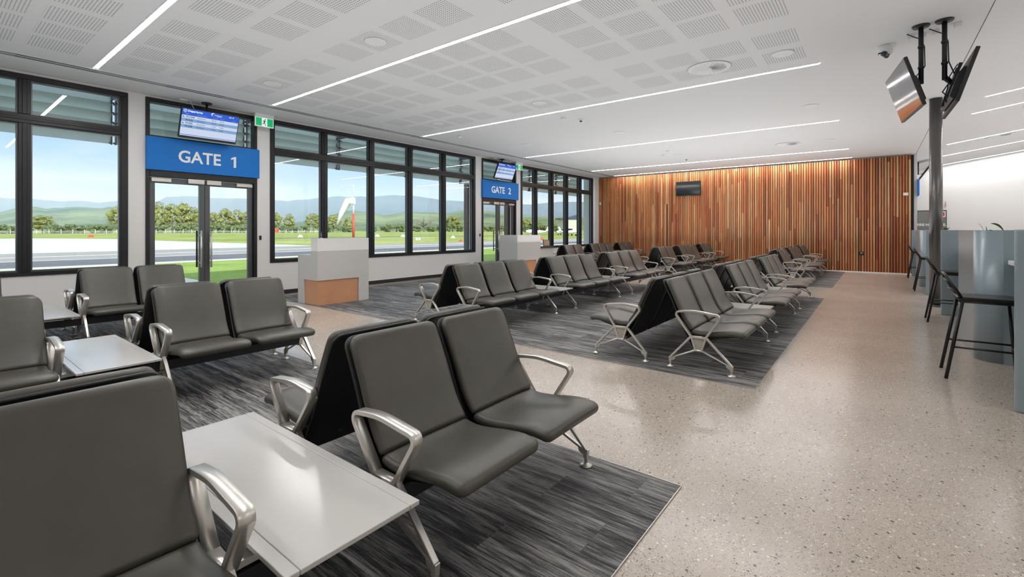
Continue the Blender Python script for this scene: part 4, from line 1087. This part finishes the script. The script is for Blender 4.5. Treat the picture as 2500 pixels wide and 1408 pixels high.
# hills
def ridge(name, prof, D0, D1, m, seed, plateau, base=0.0):
    rr = random.Random(seed); us = []; u = prof[0][0]
    while u <= prof[-1][0]: us.append(u); u += 9
    def hv(u):
        for (a, va), (c, vc) in zip(prof, prof[1:]):
            if a <= u <= c: return va+(vc-va)*(u-a)/(c-a)
        return prof[-1][1]
    rows = []; K = 9
    ph = [rr.uniform(0, 6.28) for _ in range(6)]
    for u in us:
        d = bearing(u); hz = (562-hv(u))/FPX*D1
        rg = math.sin(u*.061+ph[0])*.5+math.sin(u*.137+ph[1])*.3+math.sin(u*.29+ph[2])*.2
        col = []
        for k in range(K+1):
            s = k/K; D = D0+(D1-D0)*s+(rg*.10*(D1-D0)*math.sin(PI*s))
            if plateau: f = .62*(s/.72)**1.15 if s < .72 else (.62+.36*((s-.72)/.12) if s < .84 else .98+.02*(s-.84)/.16)
            else: f = math.sin(PI/2*s)**1.2
            f += .05*rg*math.sin(PI*s)*2*(s < .7)
            p = d*D; col.append((p.x, p.y, base+H*(f)+max(0, f)*hz if k else ZG-4))
        p = d*(D1*1.25); col.append((p.x, p.y, hz*.6+H)); rows.append(col)
    b = MB(); VV = [[b.bm.verts.new(p) for p in c] for c in rows]
    for A, B in zip(VV, VV[1:]):
        for k in range(len(A)-1):
            f = b.bm.faces.new((A[k], B[k], B[k+1], A[k+1])); f.smooth = True
    o = b.build(name, m); struct(o); return o
far = [(-160, 486), (0, 484), (43, 487), (80, 488), (150, 493), (200, 492), (240, 496), (260, 495), (290, 492), (340, 496), (372, 495), (390, 492), (406, 483), (455, 480), (483, 482), (511, 485), (560, 486), (599, 487), (640, 489), (665, 490),
       (703, 493), (722, 490), (756, 487.5), (780, 485), (803, 484), (829, 480.5), (850, 483), (884, 481), (905, 485), (916, 482), (936, 479.5), (965, 478), (995, 480), (1023, 482), (1044, 485), (1074, 488.5), (1091, 491.5), (1136, 493.5), (1200, 497), (1271, 500), (1303, 501), (1344, 496), (1378, 493.5), (1413, 495.5), (1500, 497)]
near = [(-160, 530), (0, 520), (41, 509), (77, 505.5), (95, 508), (111, 512), (153, 509), (179, 506.5), (213, 508), (222, 511), (247, 510), (266, 506), (300, 508), (372, 530), (430, 540), (520, 538), (600, 545), (665, 548), (760, 540), (820, 524), (850, 515), (900, 519), (940, 528), (985, 519), (1030, 520), (1091, 522), (1136, 514), (1200, 517), (1271, 528), (1320, 529), (1380, 531), (1430, 533), (1500, 533)]
ridge('hills_escarpment', far, 2700, 4300, M['hillfar'], 2, True)
ridge('hills_foothills', near, 1100, 2100, M['hillnear'], 5, False)
# valley haze between the runway and the escarpment
m = bpy.data.materials.new('valley_haze'); m.use_nodes = True; nt = m.node_tree; nt.nodes.clear()
oo = nt.nodes.new('ShaderNodeOutputMaterial'); vs = nt.nodes.new('ShaderNodeVolumeScatter'); vs.inputs['Density'].default_value = .00021; vs.inputs['Anisotropy'].default_value = -.3; vs.inputs['Color'].default_value = (.58, .75, 1.0, 1)
nt.links.new(vs.outputs[0], oo.inputs['Volume'])
o = MB().box(-6200, -900, -800, 6200, ZG+.3, 335).build('outside_haze', m); tag(o, 'blue haze hanging before the distant escarpment', 'haze', kind='stuff')
# windsock
p, D = on_x(863, -90.6)
r = empty('windsock', p); tag(r, 'white windsock on a red and white mast in the airfield grass', 'windsock')
dl = Vector((math.cos(TH), math.sin(TH), 0))   # sideways as seen from the lounge
MB().tube([(0, 0, 0), (0, 0, 5.15)], .26, 12).build('red_mast', M['mastred'], r)
MB().tube([(0, 0, 5.15), (0, 0, 8.7)], .15, 12).build('white_mast', M['plane'], r)
MB().tube([(0, 0, 8.7), (0, 0, 11.7)], .07, 8).tube([(0, 0, 8.9), dl*.95+Vector((0, 0, 10.1))], .035, 6).tube([(0, 0, 8.9), dl*-.95+Vector((0, 0, 10.1))], .035, 6).box(-.3, .3, -.05, .05, 11.65, 11.75).build('lightning_spike', M['fence'], r)
MB().tube([dl*.2+Vector((0, 0, 8.0)), dl*-1.2+Vector((0, 0, 7.9)), dl*-2.6+Vector((0, 0, 5.4)), dl*-3.6+Vector((0, 0, 2.75))], .5, 14, radii=[.85, .85, .55, .25]).build('sock', M['plane'], r)
b = MB()
for s, z in ((-2.9, 11.0), (-1.8, 11.25), (1.9, 11.0), (2.6, 11.0)): b.tube([dl*s+Vector((0, 0, z-.2)), dl*s+Vector((0, 0, z+.15))], .1, 6).tube([dl*(s-.2)+Vector((0, 0, z-.2)), dl*(s+.2)+Vector((0, 0, z-.2))], .06, 6)
b.tube([dl*-3.0+Vector((0, 0, 10.78)), dl*3.0+Vector((0, 0, 10.78))], .02, 6)
b.build('floodlights', M['fence'], r)
# hangar
p, D = on_x(1393, -120); d = bearing(1393)
D = 215; q = d*D
r = empty('hangar', (q.x, q.y, ZG), rz=TH+.12); tag(r, 'cream corrugated hangar with navy roof edge behind the parked aircraft', 'hangar')
b = MB()
for k in range(24): b.box(-3.6+k*.31, -3.6+k*.31+.24, -.06, 0, 0, 6.6)
b.box(-3.6, 3.84, 0, 9, 0, 6.6); b.build('wall', M['hangarwall'], r)
MB().prism([(-5.2, 6.61), (5.0, 6.61), (5.0, 9.0), (-1.2, 7.2), (-5.2, 7.2)], -.5, 9.4).box(4.0, 4.9, -.3, 9, 0, 6.6).build('roof', M['navy'], r)
# light aircraft
def aircraft(u, D, rz, label, sc=1.0):
    q = bearing(u)*D; r = empty('light_aircraft', (q.x, q.y, ZG+.02), rz=rz); r.scale = (sc,)*3
    tag(r, label, 'aircraft', 'parked light aircraft')
    MB().lathe([(.05, -2.6), (.32, -2.35), (.52, -1.5), (.60, -.4), (.55, .5), (.30, 2.2), (.12, 3.7), (.05, 3.9)], (0, 0, 1.25), 16, axis='x').build('fuselage', M['plane'], r)
    MB().prism(rounded([(-.9, 1.6), (-.3, 2.18), (.6, 2.15), (1.5, 1.6)], .15, 3), -.42, .42).build('canopy', M['screenoff'], r)
    MB().prism(rounded([(-.9, .95), (.75, .98), (.75, 1.04), (-.9, 1.12)], .03, 2), -4.8, 4.8).build('wing', M['plane'], r)
    MB().prism([(2.9, 1.35), (3.7, 1.4), (4.35, 2.75), (3.75, 2.75)], -.05, .05).build('tail_fin', M['plane'], r)
    MB().prism([(3.2, 1.38), (4.0, 1.38), (4.0, 1.43), (3.2, 1.45)], -1.6, 1.6).build('tailplane', M['plane'], r)
    MB().box(-2.66, -2.62, -.07, .07, .35, 2.15).lathe([(.02, -2.85), (.12, -2.6)], (0, 0, 1.25), 10, axis='x').build('propeller', M['black'], r)
    for x, y in ((-1.75, 0), (.2, -1.2), (.2, 1.2)):
        MB().tube([(x, y, .28), (x, y*.8, 1.0)], .05, 6).build('strut', M['fence'], r); MB().tube([(x, y-.08, .26), (x, y+.08, .26)], .26, 12).build('wheel', M['black'], r)
aircraft(1393, 128, TH+2.55, 'white low-wing light aircraft parked in front of the hangar', .92)
aircraft(1372, 150, TH+.5, 'white light aircraft partly behind the far window mullion', .85)
aircraft(1305, 118, TH+.15, 'white light aircraft with upswept tail behind the GATE 2 podium', .95)
# small airfield markers
for u, v, c, t in ((733, 579, 0, 'white cone marker left of the windsock'), (921.6, 578, 0, 'white cone marker right of the windsock'), (984, 578, 0, 'white cone marker in the third pane of the middle window'),
                   (1106, 581, 0, 'white cone marker in the last pane of the middle window'), (1125, 590, 1, 'red cone marker in the last pane of the middle window'), (1324, 586, 1, 'red cone marker in the far window'), (222, 579, 1, 'red cone marker on the pale apron edge')):
    D = 1.53*FPX/(v-562); q = bearing(u)*D; h = 5.5/FPX*D
    o = MB().prism([(-h*1.0, 0), (h*1.0, 0), (h*.25, h*1.1), (-h*.25, h*1.1)], -h*.6, h*.6).build('airfield_marker', M['mastred'] if c else M['plane'])
    o.location = (q.x, q.y, ZG); o.rotation_euler = (0, 0, TH); tag(o, t, 'marker', 'airfield markers')
p, D = on_x(672, -318); r = empty('equipment_shed', p, rz=TH); tag(r, 'small red and white equipment shed at the left of the middle window', 'shed')
MB().box(-1.6, 1.6, -1.2, 1.2, 0, 2.6).build('wall', M['mastred'], r); MB().box(-1.75, 1.75, -1.35, 1.35, 2.6, 2.75).build('roof', M['plane'], r)
for u, t in ((1016-42, ''),):
    D = 1.53*FPX/(588.5-562); q = bearing(1020.7)*D; r = empty('taxi_sign', (q.x, q.y, ZG), rz=TH); tag(r, 'small pale twin-post taxi sign in the grass of the middle window', 'sign')
    MB().box(-.32, -.06, -.04, .04, .12, .5).box(.06, .32, -.04, .04, .12, .5).build('sign_plate', M['fence'], r); MB().box(-.22, -.18, -.02, .02, 0, .12).box(.18, .22, -.02, .02, 0, .12).build('sign_post', M['alu2'], r)

# ------------------------------------------------------------------ light
w = bpy.data.worlds.new('sky'); S.world = w; w.use_nodes = True; nt = w.node_tree
bg = nt.nodes['Background']; tc = nt.nodes.new('ShaderNodeTexCoord'); sp = nt.nodes.new('ShaderNodeSeparateXYZ'); nt.links.new(tc.outputs['Generated'], sp.inputs[0])
sky = ramp(nt, sp.outputs[2], [(0.0, (.74, .86, .95)), (.05, (.66, .82, .96)), (.15, (.36, .61, .90)), (.35, (.48, .70, 1.0)), (.7, (.80, .95, 1.12))])
el = math_node(nt, 'MAXIMUM', sp.outputs[2], .03)
cx = math_node(nt, 'DIVIDE', sp.outputs[0], math_node(nt, 'ADD', el, .12)); cy = math_node(nt, 'DIVIDE', sp.outputs[1], math_node(nt, 'ADD', el, .12))
cl = noise(nt, comb(nt, cx, cy, 2.0), .55, 6, .6)
fac = nt.nodes.new('ShaderNodeMapRange'); nt.links.new(cl, fac.inputs[0]); fac.inputs[1].default_value = .47; fac.inputs[2].default_value = .68; fac.inputs[4].default_value = .75
nt.links.new(mixc(nt, fac.outputs[0], sky, (.93, .95, .97)), bg.inputs['Color']); bg.inputs['Strength'].default_value = 1.08
sun = bpy.data.lights.new('sun', 'SUN'); sun.energy = 5.5; sun.angle = math.radians(.6); sun.color = (1, .95, .87)
so = bpy.data.objects.new('sun', sun); COL.objects.link(so); so.location = (30, -10, 30)
dv = Vector((-1, .35, -.56)).normalized(); so.rotation_euler = dv.to_track_quat('-Z', 'Y').to_euler()

def fill_light(name, x0, x1, y0, y1, z, watts):
    l = bpy.data.lights.new(name, 'AREA'); l.shape = 'RECTANGLE'; l.size = x1-x0; l.size_y = y1-y0; l.energy = watts; l.color = (.965, .98, 1.0)
    o = bpy.data.objects.new(name, l); COL.objects.link(o); o.location = ((x0+x1)/2, (y0+y1)/2, z); o.rotation_euler = (PI, 0, 0)
fill_light('ceiling_fill_lounge', -8.4, -.2, -2, 18.4, 1.0, 315); fill_light('ceiling_fill_far', -8.4, -.2, 11, 18.6, 1.02, 90); fill_light('ceiling_fill_bar', 1.5, 8, 0, 24, 1.5, 260)  # unseen upward fill lights added to brighten the ceiling, not fittings of the lounge

S.view_settings.view_transform = 'Standard'; S.view_settings.look = 'None'; S.view_settings.exposure = 0.0; S.view_settings.gamma = 1.0
S.view_settings.use_curve_mapping = False
S.cycles.use_denoising = True
S.cycles.max_bounces = 10; S.cycles.diffuse_bounces = 5; S.cycles.glossy_bounces = 5; S.cycles.transparent_max_bounces = 16; S.cycles.volume_bounces = 2
S.cycles.caustics_reflective = False; S.cycles.caustics_refractive = False
S.cycles.sample_clamp_indirect = 6.0
